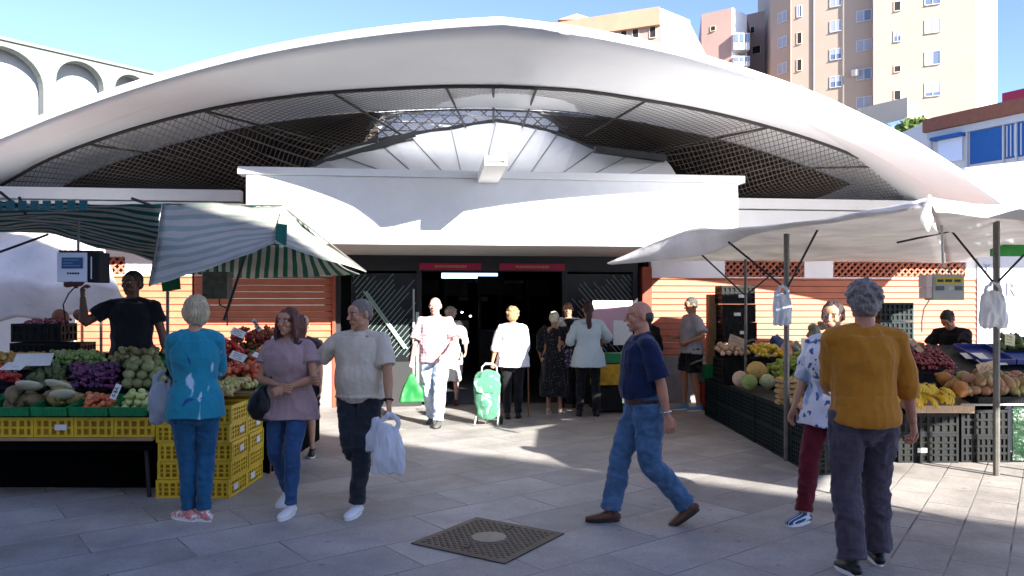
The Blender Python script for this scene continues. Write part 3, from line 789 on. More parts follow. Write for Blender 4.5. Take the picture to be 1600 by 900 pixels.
# netting: a ruled sheet of wire mesh from the roof frame to the crest, over radial struts
def net():
    m=bpy.data.materials.new('wire_mesh'); m.use_nodes=True; nt=m.node_tree; N=nt.nodes; L=nt.links
    b=N['Principled BSDF']; b.inputs['Base Color'].default_value=(.16,.135,.11,1); b.inputs['Roughness'].default_value=.5; b.inputs['Metallic'].default_value=.5
    uv=N.new('ShaderNodeUVMap'); mp=N.new('ShaderNodeMapping'); mp.inputs['Rotation'].default_value=(0,0,R(45)); L.new(uv.outputs[0],mp.inputs[0])
    sx=N.new('ShaderNodeSeparateXYZ'); L.new(mp.outputs[0],sx.inputs[0])
    outs=[]
    for k in (0,1):
        a=N.new('ShaderNodeMath'); a.operation='MULTIPLY'; a.inputs[1].default_value=13; L.new(sx.outputs[k],a.inputs[0])
        f=N.new('ShaderNodeMath'); f.operation='FRACT'; L.new(a.outputs[0],f.inputs[0])
        g=N.new('ShaderNodeMath'); g.operation='LESS_THAN'; g.inputs[1].default_value=.16; L.new(f.outputs[0],g.inputs[0]); outs.append(g)
    mx=N.new('ShaderNodeMath'); mx.operation='MAXIMUM'; L.new(outs[0].outputs[0],mx.inputs[0]); L.new(outs[1].outputs[0],mx.inputs[1])
    t=N.new('ShaderNodeBsdfTransparent'); ms=N.new('ShaderNodeMixShader'); L.new(mx.outputs[0],ms.inputs[0]); L.new(t.outputs[0],ms.inputs[1]); L.new(b.outputs[0],ms.inputs[2]); L.new(ms.outputs[0],N['Material Output'].inputs[0])
    cr=[(p.x,p.y,p.z) for p in CREST]
    def low(u):
        if u<CREST[1].x: t=min(1,(CREST[1].x-u)/1.2); return Vector((u,CREST[1].y+( -1.0-CREST[1].y)*t, ZF+(ZP-ZF)*t*.8))
        if u>CREST[-2].x: t=min(1,(u-CREST[-2].x)/1.2); return Vector((u,CREST[-2].y+(-1.0-CREST[-2].y)*t, CREST[-2].z+(ZP-CREST[-2].z)*t))
        return Vector((u,interp([(c[0],c[1]) for c in cr],u),interp([(c[0],c[2]) for c in cr],u)+.05))
    n=len(EB); LO=[low(p.x*.70-.02) for p in EB]
    bm=B(); uvl=bm.loops.layers.uv.new('UVMap')
    s=0; prev=None
    S=[0]
    for i in range(1,n): S.append(S[-1]+(EB[i]-EB[i-1]).length)
    for i in range(n-1):
        if EB[i].z<ZP-.1 and EB[i+1].z<ZP-.1: continue
        q=[EB[i]+Vector((0,.02,-.03)),EB[i+1]+Vector((0,.02,-.03)),LO[i+1],LO[i]]
        h=((q[0]-q[3]).length,(q[1]-q[2]).length); K=10
        for k in range(K):
            t0,t1=k/K,(k+1)/K
            pp=[q[3].lerp(q[0],t1),q[2].lerp(q[1],t1),q[2].lerp(q[1],t0),q[3].lerp(q[0],t0)]
            f=bm.faces.new([bm.verts.new(p) for p in pp])
            for l,(p,hh,t) in zip(f.loops,((pp[0],h[0],t1),(pp[1],h[1],t1),(pp[2],h[1],t0),(pp[3],h[0],t0))): l[uvl].uv=(p.x,hh*t)
    obj('bird_netting',bm,m,HALL)
    # frame tube along the roof edge
    bm=B()
    for i in range(n-1): bar(bm,EB[i]+Vector((0,.0,-.02)),EB[i+1]+Vector((0,0,-.02)),.022,n=6)
    obj('net_frame',bm,mat('frame_steel',(.045,.04,.035),rough=.6),HALL)
    def nearest(tab,px,py):
        q=BL(px,py,-3.2); return min(EB,key=lambda e:(e.x-q.x)**2*1+0)
    ends=[((110,219),(300,250),-1.1),((320,171),(520,226),-1.3),((520,143),(632,214),-.6),((697,134),(727,199),-.3),((771,134),(771,191),-.15),((838,136),(816,199),-.25),((1008,156),(915,213),-.6),((1200,197),(1005,240),-1.2),((1372,258),(1160,266),-1.15)]
    for (a,b,v) in ends:
        p=BLf(a[0],a[1],vbot); q=BL(b[0],b[1],v)
        bm=B(); bar(bm,p+Vector((0,0,-.02)),q+Vector((0,-.02,.0)),.017,n=6); obj('net_strut',bm,mat('frame_steel'),HALL)
net()
# ---- walls
def slat_wall_bm(u0,u1,z0,z1,v,pitch=.105):
    bm=B(); z=z0
    while z<z1-.01:
        zt=min(z+pitch,z1)
        # each board: a sloping face with a shadow gap beneath
        a=[bm.verts.new(p) for p in ((u0,v,z),(u1,v,z),(u1,v-.012,z+.012),(u0,v-.012,z+.012))]
        b=[bm.verts.new(p) for p in ((u1,v-.034,z+.014),(u0,v-.034,z+.014),(u0,v-.018,zt-.001),(u1,v-.018,zt-.001))]
        bm.faces.new(a); bm.faces.new((a[3],a[2],b[0],b[1])); bm.faces.new((b[1],b[0],b[3],b[2]))
        e=[bm.verts.new((u1,v,zt-.001)),bm.verts.new((u0,v,zt-.001))]; bm.faces.new((b[2],b[3],e[0],e[1]))
        z+=pitch
    return bm
M_orange=mat('orange_slats',(.45,.145,.075),rough=.6,var=.14,vscale=4)
M_brick=mat('red_brick_edge',(.33,.075,.04),rough=.8,var=.2,vscale=12)
M_conc=mat('plinth_concrete',(.22,.21,.19),rough=.9,var=.25,vscale=5,bump=.4,bscale=30)
uL=BL(525,480,0).x; uR=BL(1002,480,0).x; uRR=BL(1524,480,0).x; uLL=BL(120,480,0).x
ZW=BL(1010,434,0).z; ZPL=BL(1040,555,0).z
for (a,b) in ((uLL,uL-.05),(uR+.16,uRR)):
    obj('slatted_wall',slat_wall_bm(a,b,ZPL,ZW,0),M_orange,HALL)
    bm=B(); box(bm,a,b,-.06,.12,0,ZPL-.002,bevel=.01); obj('plinth',bm,M_conc,HALL)
bm=B(); box(bm,-14,uLL-.002,-.05,.1,0,ZB+.9); obj('side_wall',bm,M_white,HALL)
bm=B(); box(bm,uRR+.002,14,-.05,.1,0,ZP-.4); obj('side_wall',bm,mat('pale_blue_wall',(.50,.53,.60),rough=.8,var=.08,vscale=2),HALL)
for a,b in ((uL-.048,uL),(uR,uR+.158)):
    bm=B(); box(bm,a,b,-.08,.14,0,ZW+.18); obj('brick_pier',bm,M_brick if a<0 else M_brick,HALL)
ZBand=ZW
def band(u0,u1,holes):
    bm=B(); zt=ZP-.3; lat0=ZW+.02; lat1=BL(1200,408,0).z
    cur=u0
    for h0,h1 in holes+[(u1,None)]:
        if h0>cur: box(bm,cur,h0,-.02,.12,ZW+.002,zt)
        if h1 is not None:
            box(bm,h0,h1,-.019,.119,ZW+.0025,lat0); box(bm,h0,h1,-.019,.119,lat1,zt-.002); cur=h1
    obj('white_band',bm,M_white,HALL)
    for h0,h1 in holes:
        bm=B(); g=.115
        H=lat1-lat0; 
        n=int((h1-h0)/g)+2
        for k in range(-6,n+6):
            for dr in (1,-1):
                x=h0+k*g; xa=x; xb=x+dr*H
                za,zb=lat0,lat1
                # clip to the opening
                def cl(xa,za,xb,zb):
                    if xa>xb: xa,za,xb,zb=xb,zb,xa,za
                    if xb<=h0 or xa>=h1: return None
                    if xa<h0: za+=(h0-xa)/(xb-xa)*(zb-za); xa=h0
                    if xb>h1: zb=za+(h1-xa)/(xb-xa)*(zb-za); xb=h1
                    return xa,za,xb,zb
                c=cl(xa,za,xb,zb)
                if c and abs(c[2]-c[0])>.01: bar(bm,(c[0],-.01 if dr==1 else .012,c[1]),(c[2],-.01 if dr==1 else .012,c[3]),.02,flat=(.022,.028))
        obj('lattice_vent',bm,mat('terracotta_lattice',(.45,.15,.09),rough=.8,var=.15,vscale=15),HALL)
        bm=B(); box(bm,h0,h1,.14,.16,lat0,lat1); obj('vent_back',bm,mat('vent_dark',(.04,.02,.018),rough=.9),HALL)
band(uR+.16,uRR,[(BL(1132,420,0).x,BL(1256,420,0).x),(BL(1301,420,0).x,BL(1508,420,0).x)])
band(uLL,uL-.05,[(BL(165,420,0).x,BL(196,420,0).x),(BL(258,420,0).x,BL(330,420,0).x)])
# ---- entrance
def entrance():
    za=ZB+.06
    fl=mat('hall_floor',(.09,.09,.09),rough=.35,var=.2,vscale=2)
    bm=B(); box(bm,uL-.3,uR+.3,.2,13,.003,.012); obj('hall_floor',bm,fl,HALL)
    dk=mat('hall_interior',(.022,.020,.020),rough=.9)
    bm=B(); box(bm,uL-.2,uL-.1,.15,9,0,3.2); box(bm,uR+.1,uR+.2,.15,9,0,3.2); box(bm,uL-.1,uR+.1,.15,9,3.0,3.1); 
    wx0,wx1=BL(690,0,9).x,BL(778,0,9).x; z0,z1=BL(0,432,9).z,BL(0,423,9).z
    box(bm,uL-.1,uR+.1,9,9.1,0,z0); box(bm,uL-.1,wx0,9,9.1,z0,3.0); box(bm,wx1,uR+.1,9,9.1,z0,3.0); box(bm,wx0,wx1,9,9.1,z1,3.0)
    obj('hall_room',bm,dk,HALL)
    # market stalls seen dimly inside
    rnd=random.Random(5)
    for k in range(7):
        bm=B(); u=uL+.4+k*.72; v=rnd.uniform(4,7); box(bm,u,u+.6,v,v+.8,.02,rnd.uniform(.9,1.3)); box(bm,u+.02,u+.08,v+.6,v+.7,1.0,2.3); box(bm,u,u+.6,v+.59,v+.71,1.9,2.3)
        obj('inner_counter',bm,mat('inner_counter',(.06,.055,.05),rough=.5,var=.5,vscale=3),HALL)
    # posts and header
    bm=B()
    p1=BL(655,480,.05).x; p2=BL(882,480,.05).x
    for u in (uL+.03,p1,p2,uR-.10): box(bm,u-.04,u+.04,.0,.10,0,za)
    box(bm,uL-.01,uR-.06,-.01,.11,BL(0,420,0).z,za+.1)
    obj('door_frame',bm,M_dark,HALL)
    zr0,zr1=BL(0,418,-.03).z,BL(0,407,-.03).z
    for a,b in ((655,752),(780,882)):
        u0,u1=BL(a,0,-.03).x,BL(b,0,-.03).x
        bm=B(); box(bm,u0,u1,-.05,-.012,zr0,zr1,bevel=.004); s=obj('sign_board',bm,mat('sign_red',(.36,.015,.06),rough=.4),HALL)
        bm=B(); rnd=random.Random(a); x=u0+.25*(u1-u0)
        while x<u1-.25*(u1-u0):        # worn, unreadable lettering
            w=rnd.uniform(.012,.03); box(bm,x,x+w,-.056,-.052,zr0+.035,zr1-.035); x+=w+.012
        obj('sign_lettering',bm,mat('sign_gold',(.45,.22,.08),rough=.5),s)
    # side screens: dark panels with slanted white-green bars
    barm=mat('gate_bars',(.30,.42,.38),rough=.4,metal=.3)
    for (a,b,dirn,seed) in ((548,652,1,2),(886,996,-1,4)):
        u0,u1=BL(a,0,.02).x,BL(b,0,.02).x; z1=BL(0,424,0).z; z0=.75
        bm=B(); box(bm,u0,u1,.06,.08,.05,z1); gate=obj('side_screen',bm,mat('screen_dark',(.012,.014,.014),rough=.25),HALL)
        bm=B(); rnd=random.Random(seed)
        n=26; H=z1-z0
        for k in range(-14,n):
            x=u0+k*.085; xa,za_,xb,zb=x,z0,x+H*.85,z1
            if dirn<0: xa,xb=xb,xa
            if xa>xb: xa,za_,xb,zb=xb,zb,xa,za_
            if xb<=u0+.02 or xa>=u1-.02: continue
            if xa<u0+.02: za_+=(u0+.02-xa)/(xb-xa)*(zb-za_); xa=u0+.02
            if xb>u1-.02: zb=za_+(u1-.02-xa)/(xb-xa)*(zb-za_); xb=u1-.02
            f0=rnd.uniform(0,.25); f1=rnd.uniform(.75,1)
            p=Vector((xa,.045,za_)); q=Vector((xb,.045,zb))
            bar(bm,p.lerp(q,f0),p.lerp(q,f1),.005,n=5)
        obj('slanted_bars',bm,barm,gate)
        if dirn>0:
            for off in (0,.07):
                bm=B(); p=BL(568+off*60,455,.02); q=BL(632+off*60,545,.02); bar(bm,p,q,.016,n=6); obj('brace_bar',bm,barm,gate)
        bm=B(); box(bm,u0,u1,-.04,.055,.0,.72); obj('screen_base',bm,mat('screen_base',(.03,.03,.03),rough=.6),gate)
    # bright leaf edge and notice sheets
    bm=B(); u=BL(645,0,-.02).x; box(bm,u,u+.03,-.04,-.012,.3,BL(0,450,0).z); box(bm,u+.05,u+.10,-.04,-.012,.3,BL(0,488,0).z); obj('gate_leaf_edge',bm,mat('leaf_grey',(.40,.47,.45),rough=.4),HALL)
entrance()
# ceiling spot lamps glimpsed inside are lit
for i,(px,py) in enumerate(((722,488),(735,494))):
    p=BL(px,py,6.0); bm=B(); ellipsoid(bm,p,(.028,.028,.02),u=10,v=6)
    m=MATS.get('lamp_glow') or mat('lamp_glow',(1,1,1)); m.node_tree.nodes['Principled BSDF'].inputs['Emission Color'].default_value=(1,.97,.9,1); m.node_tree.nodes['Principled BSDF'].inputs['Emission Strength'].default_value=4
    obj('hanging_lamp',bm,m,HALL)
# ---------------------------------------------------------------- buildings around the square
def facade_block(label, cat, pts, zt, mats, name='apartment_block'):
    root=empty(name,(0,0,0),0,label,cat)
    bm=B(); prism(bm,[Vector((p[0],p[1],0)) for p in pts],(0,0,zt)); obj('wall',bm,mats,root)
    return root
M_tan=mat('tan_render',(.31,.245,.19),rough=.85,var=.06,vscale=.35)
M_tanl=mat('cream_and_sunlit_tan',(.48,.40,.30),rough=.85,var=.05,vscale=.4)
M_pink=mat('pink_render',(.33,.225,.185),rough=.85,var=.06,vscale=.4)
M_frame=mat('window_frame_white',(.40,.41,.43),rough=.5)
M_glass=mat('window_glass',(.10,.13,.18),rough=.08,spec=.8)
M_blind=mat('roller_blind',(.24,.26,.31),rough=.7,var=.1,vscale=2)
M_hole=mat('open_window_dark',(.02,.018,.018),rough=.9)
def pl(px,py,A,Bp,off=0):
    """sight line against the vertical plane through ground points A and Bp"""
    kx=(px-800)/F; ax,ay=A; dx,dy=Bp[0]-ax,Bp[1]-ay
    # kx*y=ax+t*dx ; y=ay+t*dy
    t=(ax-kx*ay)/(kx*dy-dx); y=ay+t*dy; x=ax+t*dx
    n=Vector((dy,-dx,0)).normalized()
    if n.y>0: n=-n
    return Vector((x,y,CAMZ+(HY-py)/F*y))+n*off, Vector((dx,dy,0)).normalized(), n
def window(root,px,py,w,h,A,Bp,kind,rnd):
    p,d,n=pl(px,py,A,Bp); sc=p.y/F; w*=sc; h*=sc
    def quad(bm,x0,x1,z0,z1,o0,o1):
        a=p+d*x0+n*o0; pts=[p+d*x0+n*o0+Vector((0,0,z0)),p+d*x1+n*o0+Vector((0,0,z0)),p+d*x1+n*o0+Vector((0,0,z1)),p+d*x0+n*o0+Vector((0,0,z1))]
        prism(bm,pts,n*(o1-o0))
    bm=B(); t=.05
    quad(bm,-w/2,w/2,-h/2-t,-h/2,.0,.12); quad(bm,-w/2,w/2,h/2,h/2+t,.0,.05); quad(bm,-w/2-t,-w/2,-h/2-t,h/2+t,0,.05); quad(bm,w/2,w/2+t,-h/2-t,h/2+t,0,.05)
    if kind!='hole': quad(bm,-.03,.03,-h/2,h/2,.0,.045)
    wd=obj('window',bm,M_frame if kind!='hole' else M_tanl,root)
    bm=B(); quad(bm,-w/2,w/2,-h/2,h/2,.002,.012); obj('pane',bm,M_hole if kind=='hole' else M_glass,wd)
    if kind=='blind':
        f=rnd.choice((.35,.5,.75,.95,1)); bm=B(); quad(bm,-w/2+.01,w/2-.01,h/2-h*f,h/2,.015,.03); obj('blind',bm,M_blind,wd)
    if kind=='half':
        bm=B(); quad(bm,-w/2+.01,.0,-h/2,h/2,.015,.03); obj('blind',bm,M_blind,wd)
def tower():
    rnd=random.Random(11)
    def g(px,Y): return ((px-800)/F*Y,Y)
    root=empty('apartment_tower',(0,0,0),0,'tall tan apartment tower with rows of small windows and a sunlit right side','apartment tower')
    # plan: three bays stepping, then the sunlit flank
    P=[g(1205,60),g(1236,58.2),g(1363,55.2),g(1366,54.4),g(1522,52),g(1557,60),(46,75),(24,75)]
    bm=B(); prism(bm,[Vector((p[0],p[1],0)) for p in P],(0,0,38)); obj('wall',bm,M_tan,root)
    bm=B(); a,b=Vector((*P[4],0)),Vector((*P[5],0)); n=Vector((b.y-a.y,-(b.x-a.x),0)).normalized()
    if n.x<0: n=-n
    prism(bm,[a+n*.01,b+n*.01,b+n*.06,a+n*.06],(0,0,38)); obj('flank_wall',bm,M_tanl,root)  # paler skin over the flank: its sunlight is put into the colour
    s1=(P[1],P[2]); s2=(P[3],P[4]); s0=(P[0],P[1])
    for y in (-12,27,66,107): window(root,1223,y,17,15,*s0,'blind',rnd)
    for y in (18,60,102,143): window(root,1249,y,6,17,*s1,'hole' if y>30 else 'half',rnd)
    for y in (2,41,85,128): window(root,1306,y,16,16,*s1,'blind',rnd)
    for y in (-18,25,71,116,160): window(root,1350,y,20,16,*s1,'half' if y in(25,116) else 'blind',rnd)
    for y in (10,108,149): window(root,1402,y,8,14 if y!=108 else 9,*s2,'hole',rnd)
    window(root,1402,57,9,16,*s2,'blind',rnd)
    for y in (-3,41,91,140): window(root,1457,y,20,20,*s2,'blind' if y!=91 else 'half',rnd)
    # air conditioner, rain pipes
    p,d,n=pl(1331,121,*s1); bm=B(); prism(bm,[p,p+d*.5,p+d*.5+Vector((0,0,.45)),p+Vector((0,0,.45))],n*.35); obj('air_conditioner',bm,mat('ac_grey',(.45,.42,.38)),root)
    for px,s in ((1236,s1),(1365,s2),(1272,s1)):
        p,d,n=pl(px,100,*s,off=.08); bm=B(); bar(bm,(p.x,p.y,2),(p.x,p.y,37.5),.06,n=8); obj('rain_pipe',bm,M_tan,root)
tower()
def low_tower():
    rnd=random.Random(4)
    def g(px,Y): return ((px-800)/F*Y,Y)
    root=empty('apartment_block',(0,0,0),0,'pinkish stepped apartment block with a white glazed balcony stack, left of the tan tower','apartment block')
    zt=lambda py,Y:CAMZ+(HY-py)/F*Y
    A=[g(1096,63.4),g(1143,62),g(1166,63.6),(26,80),(19,80)]
    bm=B(); prism(bm,[Vector((p[0],p[1],0)) for p in A],(0,0,zt(12,62))); obj('wall',bm,M_pink,root)
    bm=B(); a,b=Vector((*A[1],0)),Vector((*A[2],0)); n=Vector((b.y-a.y,-(b.x-a.x),0)).normalized(); n=n if n.x>0 else -n
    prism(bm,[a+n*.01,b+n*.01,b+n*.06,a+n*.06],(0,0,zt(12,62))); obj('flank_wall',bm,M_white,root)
    C2=[g(1160,67.5),g(1206,66),(30,84),(22,84)]
    bm=B(); prism(bm,[Vector((p[0],p[1],0)) for p in C2],(0,0,zt(14,66))); obj('link_wall',bm,M_pink,root)
    # parapet pieces
    window(root,1114,45,7,7,A[0],A[1],'hole',rnd)
    for px,y,w,h in ((1176,47,6,10),(1200,52,4,12),(1182,78,12,12),(1200,88,4,12),(1176,20,1,1)): 
        if w>2: window(root,px,y,w,h,C2[0],C2[1],'hole',rnd)
    # glazed balconies
    for y0,y1 in ((52,78),(88,103)):
        bx=B(); p=W(1146,y1,61.5); q=W(1171,y0,61.5); box(bx,p.x,q.x,61.4,64,p.z,q.z); bal=obj('balcony',bx,M_frame,root)
        for k in range(3):
            bx=B(); x0=p.x+(q.x-p.x)*(k+.15)/3; x1=p.x+(q.x-p.x)*(k+.85)/3; box(bx,x0,x1,61.34,61.38,p.z+.45*(q.z-p.z),q.z-.1); obj('pane',bx,M_glass,bal)
low_tower()
def brown_block():
    rnd=random.Random(8)
    def g(px,Y): return ((px-800)/F*Y,Y)
    root=empty('apartment_block',(0,0,0),0,'white and reddish apartment block just above the peak of the market roof','apartment block')
    zt=lambda py,Y:CAMZ+(HY-py)/F*Y
    A=[g(868,55),g(1032,52),g(1076,54.1),(20,72),(4,72)]
    z1=zt(14,52)
    bm=B(); prism(bm,[Vector((p[0],p[1],0)) for p in A],(0,0,z1)); obj('wall',bm,M_pink,root)
    bm=B(); a,b=Vector((*A[1],0)),Vector((*A[2],0)); n=Vector((b.y-a.y,-(b.x-a.x),0)).normalized(); n=n if n.x>0 else -n
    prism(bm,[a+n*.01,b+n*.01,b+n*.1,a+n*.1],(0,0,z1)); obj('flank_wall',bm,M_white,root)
    bm=B(); a,b=Vector((*A[0],z1-1.15)),Vector((*A[1],z1-1.15)); n=Vector((b.y-a.y,-(b.x-a.x),0)).normalized(); n=n if n.y<0 else -n
    prism(bm,[a,b,b+n*.35,a+n*.35],(0,0,1.2)); obj('parapet',bm,mat('brown_parapet',(.40,.22,.14),rough=.9,var=.1,vscale=1),root)
    for px in (975,993,1020): window(root,px,48+(1020-px)*.05,9,22,A[0],A[1],'hole',rnd)
    p=W(905,32,58); bm=B(); box(bm,p.x-1.4,p.x+1.1,58,61,p.z-3,p.z); 
    f=[Vector((p.x-1.6,57.8,p.z)),Vector((p.x+1.3,57.8,p.z)),Vector((p.x-.2,57.8,p.z+.45))]; prism(bm,f,(0,3.4,0)); obj('stair_head',bm,mat('brown_parapet'),root)
brown_block()
def low_cream():
    root=empty('rooftop_house',(0,0,0),0,'low cream rooftop house with a blue awning below the tan tower','house')
    p0=W(1345,172,40); p1=W(1418,152,38); p2=W(1472,168,44)
    bm=B(); prism(bm,[Vector((p0.x,p0.y,0)),Vector((p1.x,p1.y,0)),Vector((p2.x,p2.y,0)),Vector((p2.x-2,54,0)),Vector((p0.x,52,0))],(0,0,p1.z)); obj('wall',bm,M_tanl,root)
    a=W(1385,193,37.6); b=W(1420,184,37.6); bm=B(); prism(bm,[a,b,b+Vector((0,0,-.9)),a+Vector((0,0,-.9))],(0,-.5,-.25)); obj('awning',bm,mat('grey_blue_awning',(.12,.2,.32)),root)
low_cream()
def brick_house():
    root=empty('brick_building',(0,0,0),0,'brick topped building with blue blinds and white frames at the right edge','building')
    M_b=mat('brown_brick',(.20,.08,.05),rough=.9,var=.15,vscale=5); blue=mat('blue_blind',(.01,.08,.26),rough=.6,var=.1,vscale=4)
    A=(W(1450,0,27).x,27.0); Bp=(W(1680,0,23).x,23.0)
    P=lambda px,py,off=0:pl(px,py,A,Bp,off)[0]
    d=Vector((Bp[0]-A[0],Bp[1]-A[1],0)).normalized(); n=Vector((d.y,-d.x,0)); n=n if n.y<0 else -n
    back=Vector((0,9,0))
    def slab(name,px0,px1,za,zb,off0,off1,m,par=root):
        a=P(px0,300); b=P(px1,300); a.z=b.z=za
        bm=B(); prism(bm,[a+n*off0,b+n*off0,b+n*off1,a+n*off1],(0,0,zb-za)); return obj(name,bm,m,par)
    z=lambda py,px=1450:P(px,py).z
    zt=z(188); zb_=z(208)
    a=P(1450,300); b=P(1680,300); a.z=b.z=0
    bm=B(); prism(bm,[a,b,b+back,a+back],(0,0,zt-.02)); obj('wall',bm,mat('pale_wall',(.52,.50,.48),rough=.85),root)
    slab('brick_parapet',1448,1680,zb_,zt,.0,.25,M_b)
    slab('white_band',1452,1680,zb_-.25,zb_-.01,.0,.12,M_frame)
    zs=z(262)
    for (x0,x1,m) in ((1517,1568,blue),(1572,1620,blue)):
        slab('blue_blind',x0,x1,zb_-1.35,zb_-.27,.02,.05,m)
    slab('sheet_screen',1467,1505,zb_-1.15,zb_-.35,.02,.06,mat('pale_sheet',(.55,.60,.70),rough=.8))
    slab('awning',1462,1510,zb_-.36,zb_-.26,.02,.35,blue)
    for x in (1456,1513,1570,1590): slab('post',x-1.2,x+1.2,zs-1,zb_-.26,.03,.12,M_frame)
    for x in (1574,1580,1586,1596,1603): slab('stripe',x,x+2,zb_-1.3,zb_-.3,.052,.07,M_frame)
    slab('balcony_wall',1517,1680,zs-1.2,zb_-1.75,.3,.35,mat('dark_foliage_wall',(.10,.11,.09),rough=.9,var=.5,vscale=6))
    slab('roof_sign',1555,1680,zt+.12,zt+.45,-.6,-.4,mat('red_roof_thing',(.30,.02,.05),rough=.6))
brick_house()
def arcade():
    root=empty('arcade_building',(0,0,0),0,'pale grey green building with tall white rounded arches behind the roof at left','building')
    A=W(-160,40,27.6); Bp=W(262,120,35)
    a2=(A.x,A.y); b2=(Bp.x,Bp.y)
    d=Vector((b2[0]-a2[0],b2[1]-a2[1],0)); Lg=d.length; d.normalize(); n=Vector((d.y,-d.x,0)); 
    zt=W(0,62,0.001).z; zt=pl(0,62,a2,b2)[0].z
    M_g=mat('grey_green_render',(.17,.185,.16),rough=.9,var=.06,vscale=.8)
    # front skin with real arched openings, a white recess behind
    cs=[]
    for px0,px1,pyt in ((-60,68,72),(88,162,96),(180,232,117)):
        p,q=pl(px0,200,a2,b2)[0],pl(px1,200,a2,b2)[0]; t0=(p-Vector((a2[0],a2[1],0))).dot(d); t1=(q-Vector((a2[0],a2[1],0))).dot(d)
        top=pl((px0+px1)/2,pyt,a2,b2)[0].z; cs.append((t0,t1,top))
    O=Vector((a2[0],a2[1],0)); bm=B()
    def pt(t,z,o=0): return O+d*t+n*o+Vector((0,0,z))
    cur=-2
    for t0,t1,top in cs:
        prism(bm,[pt(cur,0),pt(t0,0),pt(t0,zt),pt(cur,zt)],n*-.5)
        c=(t0+t1)/2; r=(t1-t0)/2; zc=top-r; K=16
        for k in range(K):
            a=math.pi*(1-k/K); b=math.pi*(1-(k+1)/K)
            prism(bm,[pt(c+r*math.cos(a),zc+r*math.sin(a)),pt(c+r*math.cos(b),zc+r*math.sin(b)),pt(c+r*math.cos(b),zt),pt(c+r*math.cos(a),zt)],n*-.5)
        cur=t1
    prism(bm,[pt(cur,0),pt(Lg+2,0),pt(Lg+2,zt),pt(cur,zt)],n*-.5)
    bmesh.ops.remove_doubles(bm,verts=bm.verts,dist=.001)
    obj('arch_wall',bm,M_g,root)
    bm=B(); prism(bm,[pt(-2,0,-.9),pt(Lg+2,0,-.9),pt(Lg+2,zt-.02,-.9),pt(-2,zt-.02,-.9)],n*-.2); obj('recess_wall',bm,mat('arch_white',(.42,.42,.42),rough=.9),root)
    bm=B(); prism(bm,[pt(-2,zt,.1),pt(Lg+2,zt,.1),pt(Lg+2,zt+.12,.1),pt(-2,zt+.12,.1)],n*-1.3); obj('coping',bm,M_g,root)
    for t0,t1,top in cs:
        bm=B(); zz=top-(t1-t0)/2-.2; prism(bm,[pt(t0,0,-.86),pt(t1,0,-.86),pt(t1,zz,-.86),pt(t0,zz+.5,-.86)],n*.04); obj('arch_panel',bm,mat('pale_panel',(.30,.31,.33),rough=.8),root)
arcade()
# neighbouring white roof at the right edge, beyond the hall
root=empty('white_shed',(0,0,0),0,'low white shed roof beyond the right end of the market hall','shed')
bm=B(); a=W(1508,262,19); b=W(1700,240,17.5)
prism(bm,[Vector((a.x,a.y,0)),Vector((b.x,b.y,0)),Vector((b.x,b.y,b.z)),Vector((a.x,a.y,a.z))],(0,5,0)); obj('roof',bm,M_white,root)
# small tree between the cream house and the brick building
def leafy(root_label,p,h,r,n,seed,name='tree'):
    root=empty(name,(p.x,p.y,0),0,root_label,'tree'); rnd=random.Random(seed)
    bm=B(); tubepath(bm,[(0,0,0),(.1,0,p.z*.4),(0,.1,p.z)],[(.22,.22),(.15,.15),(.06,.06)],n=8); obj('trunk',bm,mat('bark',(.12,.09,.06),rough=.95,bump=.5),root)
    bm=B()
    for i in range(n):
        v=Vector((rnd.gauss(0,1),rnd.gauss(0,1),rnd.gauss(0,1))).normalized()*r*rnd.uniform(.4,1)**.6
        v.z*=.8; c=Vector((0,0,p.z))+v; s=rnd.uniform(.10,.22)
        q=Euler((rnd.uniform(0,6),rnd.uniform(0,6),0)).to_matrix()
        bm.faces.new([bm.verts.new(c+q@Vector(k)*s) for k in ((-1,0,0),(0,-.5,.1),(1,0,0),(0,.5,.1))])
    obj('crown',bm,mat('leaves',(.10,.15,.03),rough=.7,var=.4,vscale=3,trans=.25),root)
leafy('small bright green tree showing above the market roof beside the brick building',W(1430,212,33),0,.95,900,3)
# the block across the square, behind the viewer, whose shadow covers the foreground
def street_block():
    root=empty('street_building',(0,0,0),0,'three storey white building across the square behind the viewer, shading the foreground','building')
    Hh=11.0; t=Hh/.54
    L0=Vector((-1.52,9.14,0)); L1=Vector((3.76,5.65,0)); d=(L1-L0).normalized()
    off=Vector((.75,-1,0))*t
    a=L0+off-d*34; b=L0+off+d*30; n=Vector((-d.y,d.x,0)); n=n if n.dot(off)>0 else -n
    bm=B(); prism(bm,[a,b,b+n*9,a+n*9],(0,0,Hh)); obj('wall',bm,mat('street_white',(.80,.76,.70),rough=.8),root)
    rnd=random.Random(2); Lg=(b-a).length
    m=-n
    for i in range(int(Lg/3.2)):
        for k in range(3):
            p=a+d*(1.6+3.2*i)+m*.01+Vector((0,0,1.2+3.3*k))
            bm=B(); prism(bm,[p,p+d*1.2,p+d*1.2+Vector((0,0,1.5)),p+Vector((0,0,1.5))],m*.05); w_=obj('window',bm,M_frame,root)
            bm=B(); p2=p+d*.08+m*.055+Vector((0,0,.08)); prism(bm,[p2,p2+d*1.04,p2+d*1.04+Vector((0,0,1.34)),p2+Vector((0,0,1.34))],m*.01); obj('pane',bm,M_glass,w_)
street_block()
